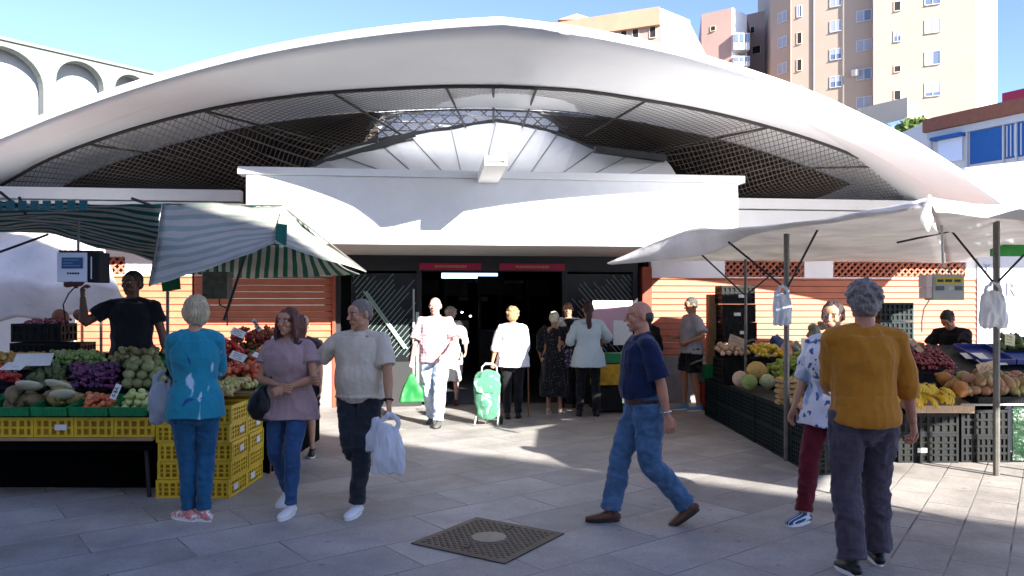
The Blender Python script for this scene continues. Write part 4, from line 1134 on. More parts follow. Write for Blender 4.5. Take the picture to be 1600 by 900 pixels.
# ---------------------------------------------------------------- awnings
def canvas_mat(name, c1, c2=None, stripes=7, trans=.45, frac=.5, blend=0):
    m=bpy.data.materials.new(name); m.use_nodes=True; nt=m.node_tree; N=nt.nodes; L=nt.links; b=N['Principled BSDF']
    b.inputs['Roughness'].default_value=.85; b.inputs['Specular IOR Level'].default_value=.1
    uv=N.new('ShaderNodeUVMap'); sx=N.new('ShaderNodeSeparateXYZ'); L.new(uv.outputs[0],sx.inputs[0])
    tc=N.new('ShaderNodeTexCoord')
    n=N.new('ShaderNodeTexNoise'); n.inputs['Scale'].default_value=2.2; n.inputs['Detail'].default_value=7; L.new(tc.outputs['Object'],n.inputs['Vector'])
    r=N.new('ShaderNodeMapRange'); r.inputs[1].default_value=.3; r.inputs[2].default_value=.7; r.inputs[3].default_value=.82; r.inputs[4].default_value=1.08; L.new(n.outputs['Fac'],r.inputs[0])
    mx=N.new('ShaderNodeMix'); mx.data_type='RGBA'; mx.inputs[6].default_value=(*c1,1); mx.inputs[7].default_value=(*(c2 or c1),1)
    if c2:
        a=N.new('ShaderNodeMath'); a.operation='MULTIPLY'; a.inputs[1].default_value=stripes; L.new(sx.outputs[0],a.inputs[0])
        f=N.new('ShaderNodeMath'); f.operation='FRACT'; L.new(a.outputs[0],f.inputs[0])
        g=N.new('ShaderNodeMath'); g.operation='LESS_THAN'; g.inputs[1].default_value=frac; L.new(f.outputs[0],g.inputs[0]); L.new(g.outputs[0],mx.inputs[0])
    else: mx.inputs[0].default_value=0
    sc=N.new('ShaderNodeVectorMath'); sc.operation='SCALE'; L.new(mx.outputs[2],sc.inputs[0]); L.new(r.outputs[0],sc.inputs['Scale']); L.new(sc.outputs[0],b.inputs['Base Color'])
    n2=N.new('ShaderNodeTexNoise'); n2.inputs['Scale'].default_value=5; n2.inputs['Detail'].default_value=5; n2.inputs['Distortion'].default_value=1.2; L.new(tc.outputs['Object'],n2.inputs['Vector'])
    bp=N.new('ShaderNodeBump'); bp.inputs['Strength'].default_value=.5; bp.inputs['Distance'].default_value=.025; L.new(n2.outputs['Fac'],bp.inputs['Height']); L.new(bp.outputs[0],b.inputs['Normal'])
    t=N.new('ShaderNodeBsdfTranslucent'); L.new(sc.outputs[0],t.inputs[0]); L.new(bp.outputs[0],t.inputs['Normal'])
    ms=N.new('ShaderNodeMixShader'); ms.inputs[0].default_value=trans; L.new(b.outputs[0],ms.inputs[1]); L.new(t.outputs[0],ms.inputs[2]); L.new(ms.outputs[0],N['Material Output'].inputs[0])
    return m
def canvas(name, rows, m, parent, sub=8, wr=.015, seed=0, uvdir=0, thick=.003, curve=True, sag=0, uvs=1.0):
    """sheet of cloth through rows of points; stripes follow u"""
    nr=len(rows); nc=len(rows[0])
    def P(i,j):     # i over rows in sub steps, j over cols
        cols=[]
        for row in rows:
            cols.append(catmull(row,j/sub) if (curve and nc>2) else row[min(int(j/sub),nc-2)].lerp(row[min(int(j/sub),nc-2)+1], j/sub-min(int(j/sub),nc-2)))
        if curve and nr>2: return catmull(cols,i/sub)
        k=min(int(i/sub),nr-2); return cols[k].lerp(cols[k+1],i/sub-k)
    ni=(nr-1)*sub; nj=(nc-1)*sub
    bm=B(); uvl=bm.loops.layers.uv.new('UVMap'); V=[]; U=[]
    for i in range(ni+1):
        r=[];ur=[]
        for j in range(nj+1):
            p=P(i,j)
            s=math.sin(math.pi*((j%sub)/sub))*math.sin(math.pi*((i%sub)/sub))
            w=noise.noise(Vector((p.x*2.1+seed,p.y*2.1,p.z*2.1)))*wr*2+noise.noise(Vector((p.x*6+seed,p.y*6,p.z*6)))*wr*.7
            p=p+Vector((w*.3,w*.3,w-sag*s)); r.append(bm.verts.new(p)); ur.append((i/ni*uvs,j/nj*uvs) if uvdir==0 else (j/nj*uvs,i/ni*uvs))
        V.append(r);U.append(ur)
    for i in range(ni):
        for j in range(nj):
            f=bm.faces.new((V[i][j],V[i][j+1],V[i+1][j+1],V[i+1][j]))
            for l,(a,b) in zip(f.loops,((i,j),(i,j+1),(i+1,j+1),(i+1,j))): l[uvl].uv=U[a][b]
    o=obj(name,bm,m,parent,smooth=True)
    md=o.modifiers.new('thickness','SOLIDIFY'); md.thickness=thick
    return o
M_pole=mat('pole_steel',(.16,.15,.13),rough=.5,metal=.5,var=.3,vscale=9)
M_poled=mat('pole_dark',(.035,.03,.028),rough=.6)
def poles(root, lst, m=None, name='pole', r=.014):
    for a,b in lst:
        bm=B(); bar(bm,a,b,r,n=8); obj(name,bm,m or M_pole,root)
STR=canvas_mat('striped_canvas',(.50,.52,.47),(.035,.17,.13),26,trans=.30,frac=.48)
STR1=canvas_mat('striped_canvas_faded',(.56,.51,.43),(.36,.40,.33),7.5,trans=.30,frac=.45)
WHT=canvas_mat('white_canvas',(.88,.86,.83),trans=.20)
NEARW=canvas_mat('white_canvas_thick',(.80,.78,.76),trans=.06)
WHG=canvas_mat('white_canvas_worn',(.88,.87,.86),trans=.35)
def left_tent():
    root=empty('striped_awning',(0,0,0),0,'green and white striped awning with a peaked ridge, nearest the market entrance','awning')
    ridge=[W(255,319,7.8),W(350,318,7.8),W(440,321,7.8)]
    near=[W(234,446,6.3),W(330,418,6.6),W(428,380,6.9)]
    canvas('canvas',[ridge,[a.lerp(b,.5)+Vector((0,0,-.05)) for a,b in zip(ridge,near)],near],STR1,root,sub=10,wr=.03,seed=2)
    # side facet to the right corner
    tip=W(572,425,7.7)
    canvas('canvas',[[ridge[2],ridge[2]+Vector((.01,0,0))],[W(480,362,7.75),near[2].lerp(ridge[2],.5)],[tip,near[2]]][::1],STR1,root,sub=8,wr=.015,seed=9)
    far=[W(262,425,9.3),W(345,432,9.2),W(440,433,9.0),W(562,429,8.4)]
    near2=[W(234,446,6.3),W(335,418,6.6),W(428,381,6.9),W(572,426,7.7)]
    top=[ridge[0],ridge[1],ridge[2]+Vector((.0,.05,-.01)),W(500,372,8.0)]
    canvas('back_canvas',[[t+Vector((0,.02,-.02)) for t in top],[a.lerp(b,.5)+Vector((0,0,-.09)) for a,b in zip(top,far)],far],STR,root,sub=10,wr=.012,seed=5,uvdir=1,uvs=.8)
    bm=B(); p=W(438,366,6.98); prism(bm,[p+Vector((-.05,0,-.10)),p+Vector((.05,.02,-.10)),p+Vector((.055,.03,.09)),p+Vector((-.035,.01,.10))],(0,-.006,0)); obj('patch',bm,STR,root)
    poles(root,[(W(350,500,7.6),W(388,385,7.3)),(W(302,420,8.6),Vector((W(302,420,8.6).x,8.6,.0))),(W(440,380,7.8),W(388,385,7.3))],M_poled,'strut')
    poles(root,[(W(234,446,6.3),W(255,319,7.8)),(W(255,319,7.8),W(440,321,7.8)),(W(440,321,7.8),tip)],M_pole,'frame_tube',r=.010)
    # green rag and dark box under the awning
    a=W(252,432,6.9); bm=B(); prism(bm,[W(250,430,6.9),W(280,428,6.9),W(282,452,6.9),W(254,456,6.9)],(0,.01,0)); tag(obj('cloth_rag',bm,mat('green_rag',(.01,.09,.03),rough=.9)),'dark green rag hanging under the corner of the striped awning','rag')
    r2=empty('hanging_box',W(340,464,8.0),0,'dark olive box with bags hanging on a rod under the striped awning','box')
    bm=B(); box(bm,-.13,.13,-.08,.08,-.02,.26,bevel=.01); obj('case',bm,mat('olive_case',(.09,.09,.06),rough=.6,var=.5,vscale=14),r2)
    bm=B(); poly_bar(bm,[(.02,0,-.02),(.02,0,-.08),(.10,0,-.12),(.10,0,-.30)],.008); obj('hook_rod',bm,M_poled,r2)
    bm=B(); bar(bm,(0,0,.26),(0,0,.42),.008); obj('hanger',bm,M_poled,r2)
left_tent()
def left_awning():
    root=empty('striped_awning',(0,0,0),0,'dark green striped awning seen from below at the left edge','awning')
    r0=[W(-120,314,5.9),W(0,316,6.0),W(130,318,6.1),W(252,320,6.4)]
    r1=[W(-120,350,7.6),W(0,361,7.8),W(76,364,7.9),W(242,408,8.0)]
    mid=[a.lerp(b,.5)+Vector((0,0,-.02)) for a,b in zip(r0,r1)]
    canvas('canvas',[r0,mid,r1],STR,root,sub=10,wr=.02,seed=12,uvdir=0,uvs=.42)
    bm=B()
    for k in range(9):
        p=W(-20+k*19,320,5.95); box(bm,p.x-.03,p.x+.03,5.93,5.94,p.z-.045,p.z+.03)
    obj('valance',bm,mat('valance_teal',(.015,.09,.10),rough=.8),root)
    poles(root,[(W(-100,430,7.4),W(76,366,7.8)),(W(30,308,6.2),W(40,335,6.3)),(W(0,300,6.0),W(40,332,6.2)),(W(206,310,6.2),W(240,322,6.4))],M_poled,'strut',r=.012)
    for px,Y in ((-160,7.4),(262,8.9)):
        q=W(px,340,Y); bm=B(); bar(bm,(q.x,Y,0),(q.x,Y,2.5),.02); obj('pole',bm,M_pole,root)
left_awning()
def left_sheet():
    root=empty('white_awning',(0,0,0),0,'white cloth awning hanging low behind the scale at the left edge','awning')
    top=[W(-120,352,10.2),W(40,358,10.2),W(150,362,10.4)]
    a=[W(-120,376,9.2),W(60,392,9.3),W(165,400,9.6)]
    b=[W(-120,430,8.9),W(60,440,9.1),W(185,452,9.5)]
    c=[W(-120,520,8.9),W(40,500,9.2),W(196,482,9.6)]
    canvas('canvas',[top,a,b,c],WHT,root,sub=9,wr=.05,seed=21,curve=False)
    for px,Y in ((-140,10.3),(158,10.5)):
        q=W(px,360,Y); bm=B(); bar(bm,(q.x,Y,0),(q.x,Y,q.z),.02); obj('pole',bm,M_pole,root)
left_sheet()
def right_awning():
    root=empty('white_awning',(0,0,0),0,'large white market canopy over the right hand fruit stall','awning')
    T=W(950,411,9.8); K=W(1450,311,5.8); Rr=W(1680,338,6.9)
    e=[T,W(1070,361,8.9),W(1150,357,8.0),W(1290,342,6.9),K]
    far=[W(1000,410,10.4),W(1100,408,10.6),W(1190,408,10.7),W(1330,408,10.8),W(1480,412,10.9)]
    mid=[a.lerp(b,.5)+Vector((0,0,.03)) for a,b in zip(e,far)]
    canvas('canvas',[e,mid,far],WHT,root,sub=8,wr=.010,seed=31,sag=.03,curve=False)
    e2=[K,W(1560,324,6.35),Rr]; far2=[W(1480,412,10.9),W(1570,396,10.6),W(1700,372,10.2)]
    canvas('canvas',[e2,[a.lerp(b,.5)+Vector((0,0,.02)) for a,b in zip(e2,far2)],far2],WHT,root,sub=8,wr=.02,seed=33,sag=.04,curve=False)
    # hanging side flap from tip to peak
    low=[W(956,413,9.75),W(1092,400,8.8),W(1178,367,7.9),W(1310,346,6.85),W(1444,324,5.78)]
    canvas('side_flap',[[p+Vector((-.006,-.006,.004)) for p in e],[a.lerp(b,.5)+Vector((-.03,-.02,0)) for a,b in zip(e,low)],low],WHG,root,sub=8,wr=.005,seed=37)
    # valance along the front right
    lo2=[W(1462,332,5.8),W(1565,343,6.35),W(1690,352,6.9)]
    canvas('valance',[[p+Vector((0,-.01,.002)) for p in e2],lo2],mat('cream_valance',(.62,.58,.50),rough=.9,var=.1,trans=.3),root,sub=6,wr=.008,seed=41)
    # knot of cloth at the peak
    bm=B(); p=W(1452,330,5.74); tubepath(bm,[p+Vector((0,0,.11)),p+Vector((-.01,0,.03)),p+Vector((-.02,0,-.06)),p+Vector((-.01,0,-.15))],[(.02,.015),(.03,.02),(.05,.025),(.015,.012)],n=12); me=remesh(bm,.010,2); displace(me,.015,14); link_mesh('gathered_corner',me,WHG,root,smooth=True)
    # frame
    P1=W(1229,362,8.0); P2=W(1557,346,7.3)
    poles(root,[(Vector((P1.x,8.0,0)),P1),(Vector((P2.x,7.3,0)),P2)],M_pole,'pole',r=.030)
    q=W(1165,385,10.4); poles(root,[(Vector((q.x,10.4,0)),q)],M_pole,'pole',r=.02)
    j1=W(1229,452,8.0); j2=W(1555,445,7.3); j3=W(1165,462,10.4)
    poles(root,[(j1,W(1138,378,8.2)),(j1,W(1280,354,7.6)),(j3,W(1094,396,9.6)),(j3,W(1250,392,10.4)),(j2,W(1487,361,7.6)),(j2,W(1600,398,7.1)),
                (W(1402,379,8.4),W(1555,346,7.3)),(W(1160,384,10.4),W(1228,388,9.9))],M_poled,'brace',r=.011)
    poles(root,[(K+Vector((0,.1,-.03)),Rr+Vector((0,.1,-.03))),(W(1330,345,8.2),W(1560,345,7.3))],M_pole,'frame_tube',r=.010)
right_awning()
def near_awning():
    root=empty('white_awning',(0,0,0),0,'white stall canopy just outside the right edge, shading the paving','awning')
    pts=[(3.78,5.45),(3.69,4.1),(4.05,3.05),(5.3,2.75),(6.1,2.08),(7.3,4.0),(8.6,5.2),(8.4,8.4),(6.2,8.2),(4.9,7.0),(4.3,6.2)]
    bm=B(); prism(bm,[Vector((x,y,2.5+.02*math.sin(x*3))) for x,y in pts],(0,0,.004)); obj('canvas',bm,NEARW,root)
    for x,y in ((4.15,3.15),(7.2,4.0),(6.05,2.2),(5.6,6.8)):
        bm=B(); bar(bm,(x,y,0),(x,y,2.5),.025); obj('pole',bm,M_pole,root)
near_awning()

# ---------------------------------------------------------------- crates and trays
ORD=['bottom','second','third','fourth','fifth','sixth','seventh','eighth']
def panel(bm,w,h,cols,rows,M,t=.006,top=.028,bot=.02,handle=True):
    """slotted side of a crate in local x/z, thickness along y"""
    box(bm,-w/2,w/2,-t,t,h-top,h,M=M); box(bm,-w/2,w/2,-t,t,0,bot,M=M)
    st=w/cols; bw=st*.36
    for i in range(cols+1):
        x=-w/2+i*st; box(bm,max(-w/2,x-bw/2),min(w/2,x+bw/2),-t*.8,t*.8,bot,h-top,M=M)
    hh=(h-top-bot)/rows
    for j in range(1,rows):
        z=bot+j*hh; box(bm,-w/2,w/2,-t*.7,t*.7,z-hh*.16,z+hh*.16,M=M)
    if handle: 
        box(bm,-w*.16,w*.16,-t*1.3,t*1.3,h-top-.004,h-top+.008,M=M)
def crate_bm(w,d,h,cols,rows):
    bm=B()
    for ang,ww,off,c in ((0,w,d/2,cols),(180,w,d/2,cols),(90,d,w/2,max(3,int(cols*d/w))),(270,d,w/2,max(3,int(cols*d/w)))):
        M=Matrix.Rotation(R(ang),4,'Z') @ Matrix.Translation((0,-off+.008,0))
        panel(bm,ww-.004,h,c,rows,M)
    for sx in (-1,1):
        for sy in (-1,1): box(bm,sx*(w/2-.012)-.012,sx*(w/2-.012)+.012,sy*(d/2-.012)-.012,sy*(d/2-.012)+.012,.0,h)
    return bm
CR={}
def crate(name,label,cat,loc,rz,w,d,h,m,cols=8,rows=3,group=None,tag_side=None,seed=0,inner=None):
    k=(name,w,d,h,m.name,cols,rows,inner.name if inner else None)
    root=empty(name,loc,rz,label,cat,group)
    if k not in CR:
        a=link_mesh('basket',_me(crate_bm(w,d,h,cols,rows),'basket'),m,root)
        bm=B(); box(bm,-w/2+.004,w/2-.004,-d/2+.004,d/2-.004,.004,.014); b=link_mesh('base',_me(bm,'base'),m,root)
        # inner liner whose dark colour stands for the shade behind the slots
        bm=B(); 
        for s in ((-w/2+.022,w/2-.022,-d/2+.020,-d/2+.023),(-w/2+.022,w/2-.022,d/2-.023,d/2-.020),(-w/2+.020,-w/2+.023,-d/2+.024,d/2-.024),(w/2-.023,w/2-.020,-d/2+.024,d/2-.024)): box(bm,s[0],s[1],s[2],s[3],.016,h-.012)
        c=link_mesh('shade_liner',_me(bm,'shade_liner'),inner or mat('crate_shadow_liner',(.02,.02,.015),rough=.9),root)
        CR[k]=(a,b,c)
    else:
        for o in CR[k]:
            c=o.copy(); COL.objects.link(c); c.parent=root
    if tag_side is not None:
        rnd=random.Random(seed); x=rnd.uniform(-.2,.2)*w; bm=B()
        tw,th=.05,.03
        if tag_side=='front': box(bm,x-tw,x+tw,-d/2-.004,-d/2-.001,h*.35,h*.35+th*1.6)
        elif tag_side=='left': box(bm,-w/2-.004,-w/2-.001,x-tw*.7,x+tw*.7,h*.35,h*.35+th*1.4)
        else: box(bm,w/2+.001,w/2+.004,x-tw,x+tw,h*.3,h*.3+th*1.8)
        obj('paper_label',bm,mat('paper',(.72,.71,.66),rough=.8,var=.1,vscale=20),root)
    return root
def _me(bm,name):
    me=bpy.data.meshes.new(name); bm.normal_update(); bm.to_mesh(me); bm.free(); return me
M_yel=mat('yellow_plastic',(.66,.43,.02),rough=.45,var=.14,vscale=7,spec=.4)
M_yel_shade=mat('yellow_plastic_shaded',(.36,.20,.01),rough=.6)  # darker copy of the yellow: shade inside the crates put into the colour
M_dgr=mat('dark_green_plastic',(.004,.013,.014),rough=.55,var=.3,vscale=6,spec=.25)
M_blk=mat('black_plastic',(.010,.011,.012),rough=.55,spec=.2)
M_gry=mat('grey_plastic',(.014,.015,.016),rough=.65,spec=.15,var=.2)
M_grn=mat('green_plastic',(.006,.20,.06),rough=.35,spec=.5)
M_wood=mat('board_wood',(.36,.24,.13),rough=.85,var=.25,vscale=9)
M_card=mat('cardboard',(.40,.25,.14),rough=.9,var=.15,vscale=8)
M_cardl=mat('cardboard_pale',(.52,.38,.26),rough=.9,var=.15,vscale=12)
# yellow stack at the corner
for col,yy in (('front',6.64),('back',7.07)):
    for k in range(5):
        crate('yellow_crate','yellow slotted plastic crate, %s one of the %s stack at the stall corner'%(ORD[k] if k<4 else 'topmost',col),'crate',
              (-2.665+.006*((k*7)%3-1),yy+.006*((k*5)%3-1),.155*k),R(((k*37)%5-2)*.5),.62,.41,.152,M_yel,11,3,'yellow crates stacked at the stall corner',
              tag_side='front' if (col=='front' and k in(1,4)) else ('right' if k in (0,2,3) else None),seed=k+3,inner=M_yel_shade)
# yellow crates hung along the table front
for k in range(6):
    nm=['rightmost','second from the right','third from the right','fourth from the right','fifth from the right','sixth from the right'][k]
    crate('yellow_crate','yellow crate set along the left table edge, %s in its row'%nm,'crate',(-3.155-.335*k,6.62,.515),0,.33,.42,.165,M_yel,5,2,'yellow crates along the table edge',tag_side='front' if k==2 else None,seed=k,inner=M_yel_shade)
def left_table():
    root=empty('stall_table',(-4.1,6.9,0),0,'long market table holding fruit trays, dark underneath, at the left','table')
    bm=B(); box(bm,-1.1,1.1,-.5,.75,.485,.512); obj('table_top',bm,M_wood,root)
    for x,y in ((-1.05,-.45),(1.04,-.42),(1.04,.7),(-1.05,.7)):
        bm=B(); bar(bm,(x,y,0),(x*.97,y,.485),.018); obj('leg',bm,M_poled,root)
    bm=B(); box(bm,-1.1,1.06,-.1,-.09,.003,.484); box(bm,-1.1,1.1,-.48,-.47,.40,.484); obj('skirt_shade_sheet',bm,mat('black_cloth_shade',(.003,.003,.003),rough=1,spec=.05),root)  # black sheets put in to stand for the shade under the table
    bm=B(); prism(bm,[Vector((-1.1,-.42,.69)),Vector((-1.1,.75,1.08)),Vector((-1.1,.75,.513)),Vector((-1.1,-.08,.513))],(2.16,0,0)); obj('sloping_rack',bm,mat('rack_green',(.03,.07,.03),rough=.7,var=.3),root)
left_table()
def tray(label,x0,x1,y0,y1,z0,z1,m,h=.07,name='fruit_tray',cat='tray',group=None):
    """shallow open tray sloping from (y0,z0) up to (y1,z1)"""
    d=math.hypot(y1-y0,z1-z0); w=x1-x0
    root=empty(name,((x0+x1)/2,y0,z0),0,label,cat,group); root.rotation_euler=(math.atan2(z1-z0,y1-y0),0,0)
    bm=B(); box(bm,-w/2,w/2,0,d,0,.006); obj('base',bm,m,root)
    for i,s in enumerate(((-w/2,w/2,-.006,.004,-.0,h),(-w/2,w/2,d-.004,d+.006,0,h),(-w/2-.001,-w/2+.008,.0045,d-.0045,.001,h*.98),(w/2-.008,w/2+.001,.0045,d-.0045,.001,h*.98))):
        bm=B(); box(bm,*s); 
        if i<2:
            for q in range(int(w/.03)): x=-w/2+.015+q*.03; box(bm,x-.004,x+.004,s[2]-.003 if i==0 else s[3],s[2]-.0 if i==0 else s[3]+.003,h*.15,h*.85)
        obj('side_panel',bm,m,root)
    return root
# ---------------------------------------------------------------- fruit
def fruit_mat(name,c1,c2,rough=.4,bump=0,bscale=40,mottle=0,spec=.45,mcol=None):
    if name in MATS: return MATS[name]
    m=mat(name,c1,rough=rough,bump=bump,bscale=bscale,spec=spec); nt=m.node_tree; N=nt.nodes; L=nt.links; b=N['Principled BSDF']
    oi=N.new('ShaderNodeObjectInfo'); mx=N.new('ShaderNodeMix'); mx.data_type='RGBA'; mx.inputs[6].default_value=(*c1,1); mx.inputs[7].default_value=(*c2,1)
    L.new(oi.outputs['Random'],mx.inputs[0]); out=mx.outputs[2]
    if mottle:
        tc=N.new('ShaderNodeTexCoord'); n=N.new('ShaderNodeTexNoise'); n.inputs['Scale'].default_value=mottle; n.inputs['Detail'].default_value=3; L.new(tc.outputs['Object'],n.inputs['Vector'])
        m2=N.new('ShaderNodeMix'); m2.data_type='RGBA'; r=N.new('ShaderNodeMapRange'); r.inputs[1].default_value=.45; r.inputs[2].default_value=.62; L.new(n.outputs['Fac'],r.inputs[0]); L.new(r.outputs[0],m2.inputs[0]); L.new(out,m2.inputs[6]); m2.inputs[7].default_value=(*(mcol or c2),1); out=m2.outputs[2]
    L.new(out,b.inputs['Base Color']); MATS[name]=m; return m
def fruit_mesh(kind,r):
    bm=B()
    if kind=='round':
        ellipsoid(bm,(0,0,0),(r,r,r*.88),u=12,v=8)
        for v in bm.verts:
            if v.co.z>r*.6: v.co.z-=(1-math.hypot(v.co.x,v.co.y)/r)*r*.22
        bar(bm,(0,0,r*.55),(r*.1,0,r*.95),r*.07,n=5,mi=1)
    elif kind=='long': 
        tubepath(bm,[(-r*1.5,0,0),(-r*.8,0,.1*r),(0,0,.15*r),(r*.8,0,.1*r),(r*1.4,0,0)],[(r*.3,r*.3),(r*.85,r*.85),(r,r),(r*.85,r*.85),(r*.3,r*.3)],n=12,sub=2); bar(bm,(r*1.4,0,0),(r*1.75,0,.05*r),r*.1,n=5,mi=1)
    elif kind=='pepper':
        tubepath(bm,[(-r*1.6,0,-.1*r),(-r*.8,0,0),(0,0,.1*r),(r*.7,0,.1*r),(r,0,.05*r)],[(r*.2,r*.2),(r*.55,r*.5),(r*.8,r*.75),(r*.85,r*.8),(r*.4,r*.4)],n=10,sub=2)
        for v in bm.verts: 
            a=math.atan2(v.co.z,v.co.y); k=1+.13*math.cos(3*a); v.co.y*=k; v.co.z*=k
        poly_bar(bm,[(r*.95,0,.05*r),(r*1.25,0,.1*r),(r*1.5,.1*r,.25*r)],r*.1,n=5,mi=1)
    elif kind=='scaly':      # custard apple
        ellipsoid(bm,(0,0,0),(r,r,r*.95),u=16,v=12)
        for v in bm.verts:
            th=math.atan2(v.co.y,v.co.x); ph=math.asin(max(-1,min(1,v.co.z/(r*.95)))); k=1+.09*abs(math.cos(th*4))*abs(math.cos(ph*5)); v.co*=k
        bar(bm,(0,0,r*.8),(0,0,r*1.15),r*.08,n=5,mi=1)
    elif kind=='pear':
        tubepath(bm,[(0,0,-r*.8),(0,0,-r*.2),(0,0,r*.5),(0,0,r*1.1)],[(r*.5,r*.5),(r,r),(r*.7,r*.7),(r*.3,r*.3)],n=12,sub=3); bar(bm,(0,0,r*1.2),(r*.15,0,r*1.6),r*.07,n=5,mi=1)
    elif kind=='cluster':
        rnd=random.Random(5)
        for i in range(26):
            t=rnd.random(); w=r*(1-t*.6)
            ellipsoid(bm,(rnd.uniform(-1,1)*w*.8,rnd.uniform(-1,1)*w*.8,(0.5-t)*r*1.4),(r*.27,)*3,u=7,v=5)
        bar(bm,(0,0,r*.6),(0,0,r*1.1),r*.07,n=5,mi=1)
    elif kind=='melon':
        ellipsoid(bm,(0,0,0),(r,r,r*.93),u=40,v=20)
        for v in bm.verts:
            th=math.atan2(v.co.y,v.co.x); k=1-.025*(abs(math.cos(th*5)))**6; v.co.x*=k; v.co.y*=k
        bar(bm,(0,0,r*.88),(r*.05,0,r*1.05),r*.06,n=6,mi=1)
    elif kind=='leafy':
        rnd=random.Random(9)
        for i in range(12):
            a=i*2.4; t=.25+.06*i
            q=Matrix.Rotation(a,4,'Z')@Matrix.Rotation(-t,4,'Y')
            pts=[(0,0,0),(r*.7,-r*.45,r*.12),(r*1.3,-r*.4,r*.35),(r*1.5,0,r*.3),(r*1.3,r*.4,r*.35),(r*.7,r*.45,r*.12)]
            bm.faces.new([bm.verts.new(q@Vector(p)) for p in pts])
    me=_me(bm,kind); me.polygons.foreach_set('use_smooth',[kind!='leafy']*len(me.polygons)); return me
M_stem=mat('fruit_stem',(.12,.14,.04),rough=.8)
def heap(name,cat,label,group,kind,r,m,quad,n,layers=2,seed=0,squash=.8,tiltr=1.0):
    """n fruits settled on a sloping quad (p00,p10,p11,p01), later layers sit in the gaps"""
    rnd=random.Random(seed); me=fruit_mesh(kind,r); me.materials.append(m); me.materials.append(M_stem)
    P=[Vector(p) for p in quad]; nrm=(P[1]-P[0]).cross(P[3]-P[0]).normalized()
    if nrm.z<0: nrm=-nrm
    W1=((P[1]-P[0]).length+(P[2]-P[3]).length)/2; D1=((P[3]-P[0]).length+(P[2]-P[1]).length)/2
    step=r*1.78; cnt=0; spots=[]
    for lay in range(layers):
        nx=max(1,int(W1/step)-lay); ny=max(1,int(D1/step)-lay)
        for j in range(ny):
            for i in range(nx):
                u=(i+.5+.25*(j%2))/nx if nx>1 else .5; v=(j+.5)/ny
                if lay: u=.5+(u-.5)*(1-.22*lay); v=.5+(v-.5)*(1-.22*lay)
                spots.append((lay,min(.98,u),v))
    if len(spots)>n:
        spots=[s for s in spots if rnd.random()<n/len(spots)+.02][:n]
    for lay,u,v in spots:
        a=P[0].lerp(P[1],u); b=P[3].lerp(P[2],u); p=a.lerp(b,v)
        p=p+nrm*(r*.75+lay*r*1.25+rnd.uniform(-.1,.25)*r)+Vector((rnd.uniform(-.2,.2)*r,rnd.uniform(-.2,.2)*r,0))
        o=bpy.data.objects.new(name,me); COL.objects.link(o); o.location=p
        o.rotation_euler=(rnd.uniform(-1,1)*tiltr,rnd.uniform(-1,1)*tiltr,rnd.uniform(0,6.28)); s=rnd.uniform(.78,1.15); o.scale=(s,s,s)
        tag(o,label,cat,group)
FM=fruit_mat
def quadX(px0,px1,y0,z0,y1,z1):   # a sloping bed between two picture columns
    X=lambda px,y:(px-800)/F*y
    return [(X(px0,y0),y0,z0),(X(px1,y0),y0,z0),(X(px1,y1),y1,z1),(X(px0,y1),y1,z1)]
def bedtray(lbl,px0,px1,y0,z0,y1,z1,m,h=.06,group=None,name='fruit_tray'):
    X=lambda px,y:(px-800)/F*y
    return tray(lbl,X(px0,(y0+y1)/2)+.004,X(px1,(y0+y1)/2)-.004,y0,y1,z0,z1,m,h,name=name,group=group)
# front row in green trays
gt='green trays along the front of the left stall'
for (a,b,t) in ((-62,-2,'empty looking dark end of the front row'),(0,66,'holding brown squash'),(68,124,'holding long papayas'),(126,186,'holding tomatoes'),(188,243,'holding pale green apples')):
    bedtray('green plastic tray on the left table, '+t,a,b,6.36,.70,6.70,.77,M_grn,.075,group=gt)
heap('squash','squash','brown green squash in the green tray at the far left','brown squash in the front tray','long',.052,FM('squash_skin',(.13,.085,.03),(.20,.14,.06),.6,.4,30),quadX(4,62,6.39,.725,6.68,.79),8,2,1)
heap('papaya','papaya','long green brown papaya in the tray left of the tomatoes','papayas in the front tray','long',.062,FM('papaya_skin',(.22,.17,.05),(.34,.25,.07),.5),quadX(70,122,6.39,.73,6.68,.79),7,2,2)
heap('tomato','tomato','orange red tomato in the green tray under the purple plums','tomatoes in the front tray','round',.032,FM('tomato_skin',(.55,.10,.03),(.70,.28,.10),.25),quadX(128,185,6.38,.715,6.69,.79),42,2,3)
heap('apple','apple','pale green apple in the green tray beside the yellow crate stack','green apples in the front tray','round',.034,FM('apple_skin',(.42,.50,.10),(.55,.60,.22),.3),quadX(190,242,6.38,.715,6.69,.79),40,3,4)
# middle row
gb='dark trays in the middle rows of the left stall'
bedtray('dark tray of red peppers at the left edge',-50,34,6.74,.84,7.08,.98,M_blk,.05,gb)
heap('red_pepper','pepper','small red pepper in the dark tray at the left edge','red peppers at the left edge','pepper',.034,FM('red_pepper_skin',(.45,.02,.02),(.60,.06,.04),.25),quadX(-40,32,6.77,.88,7.06,1.0),26,2,5)
bedtray('dark tray of avocados left of the purple plums',38,104,6.74,.84,7.08,.98,M_blk,.05,gb)
heap('avocado','avocado','dark green avocado in the tray left of the purple plums','avocados in the middle tray','pear',.034,FM('avocado_skin',(.05,.075,.02),(.13,.16,.05),.5,.4,40),quadX(42,102,6.77,.88,7.10,1.02),34,2,6)
bedtray('dark tray of purple plums in the middle of the left stall',106,188,6.72,.84,7.12,1.0,M_blk,.05,gb)
heap('plum','plum','dark purple plum in the big heap on the left stall','purple plums heaped on the left stall','round',.025,FM('plum_skin',(.045,.012,.06),(.16,.03,.09),.35),quadX(108,188,6.73,.88,7.16,1.06),150,3,7)
bedtray('dark tray of custard apples behind the woman in teal',190,262,6.74,.84,7.12,.98,M_blk,.05,gb)
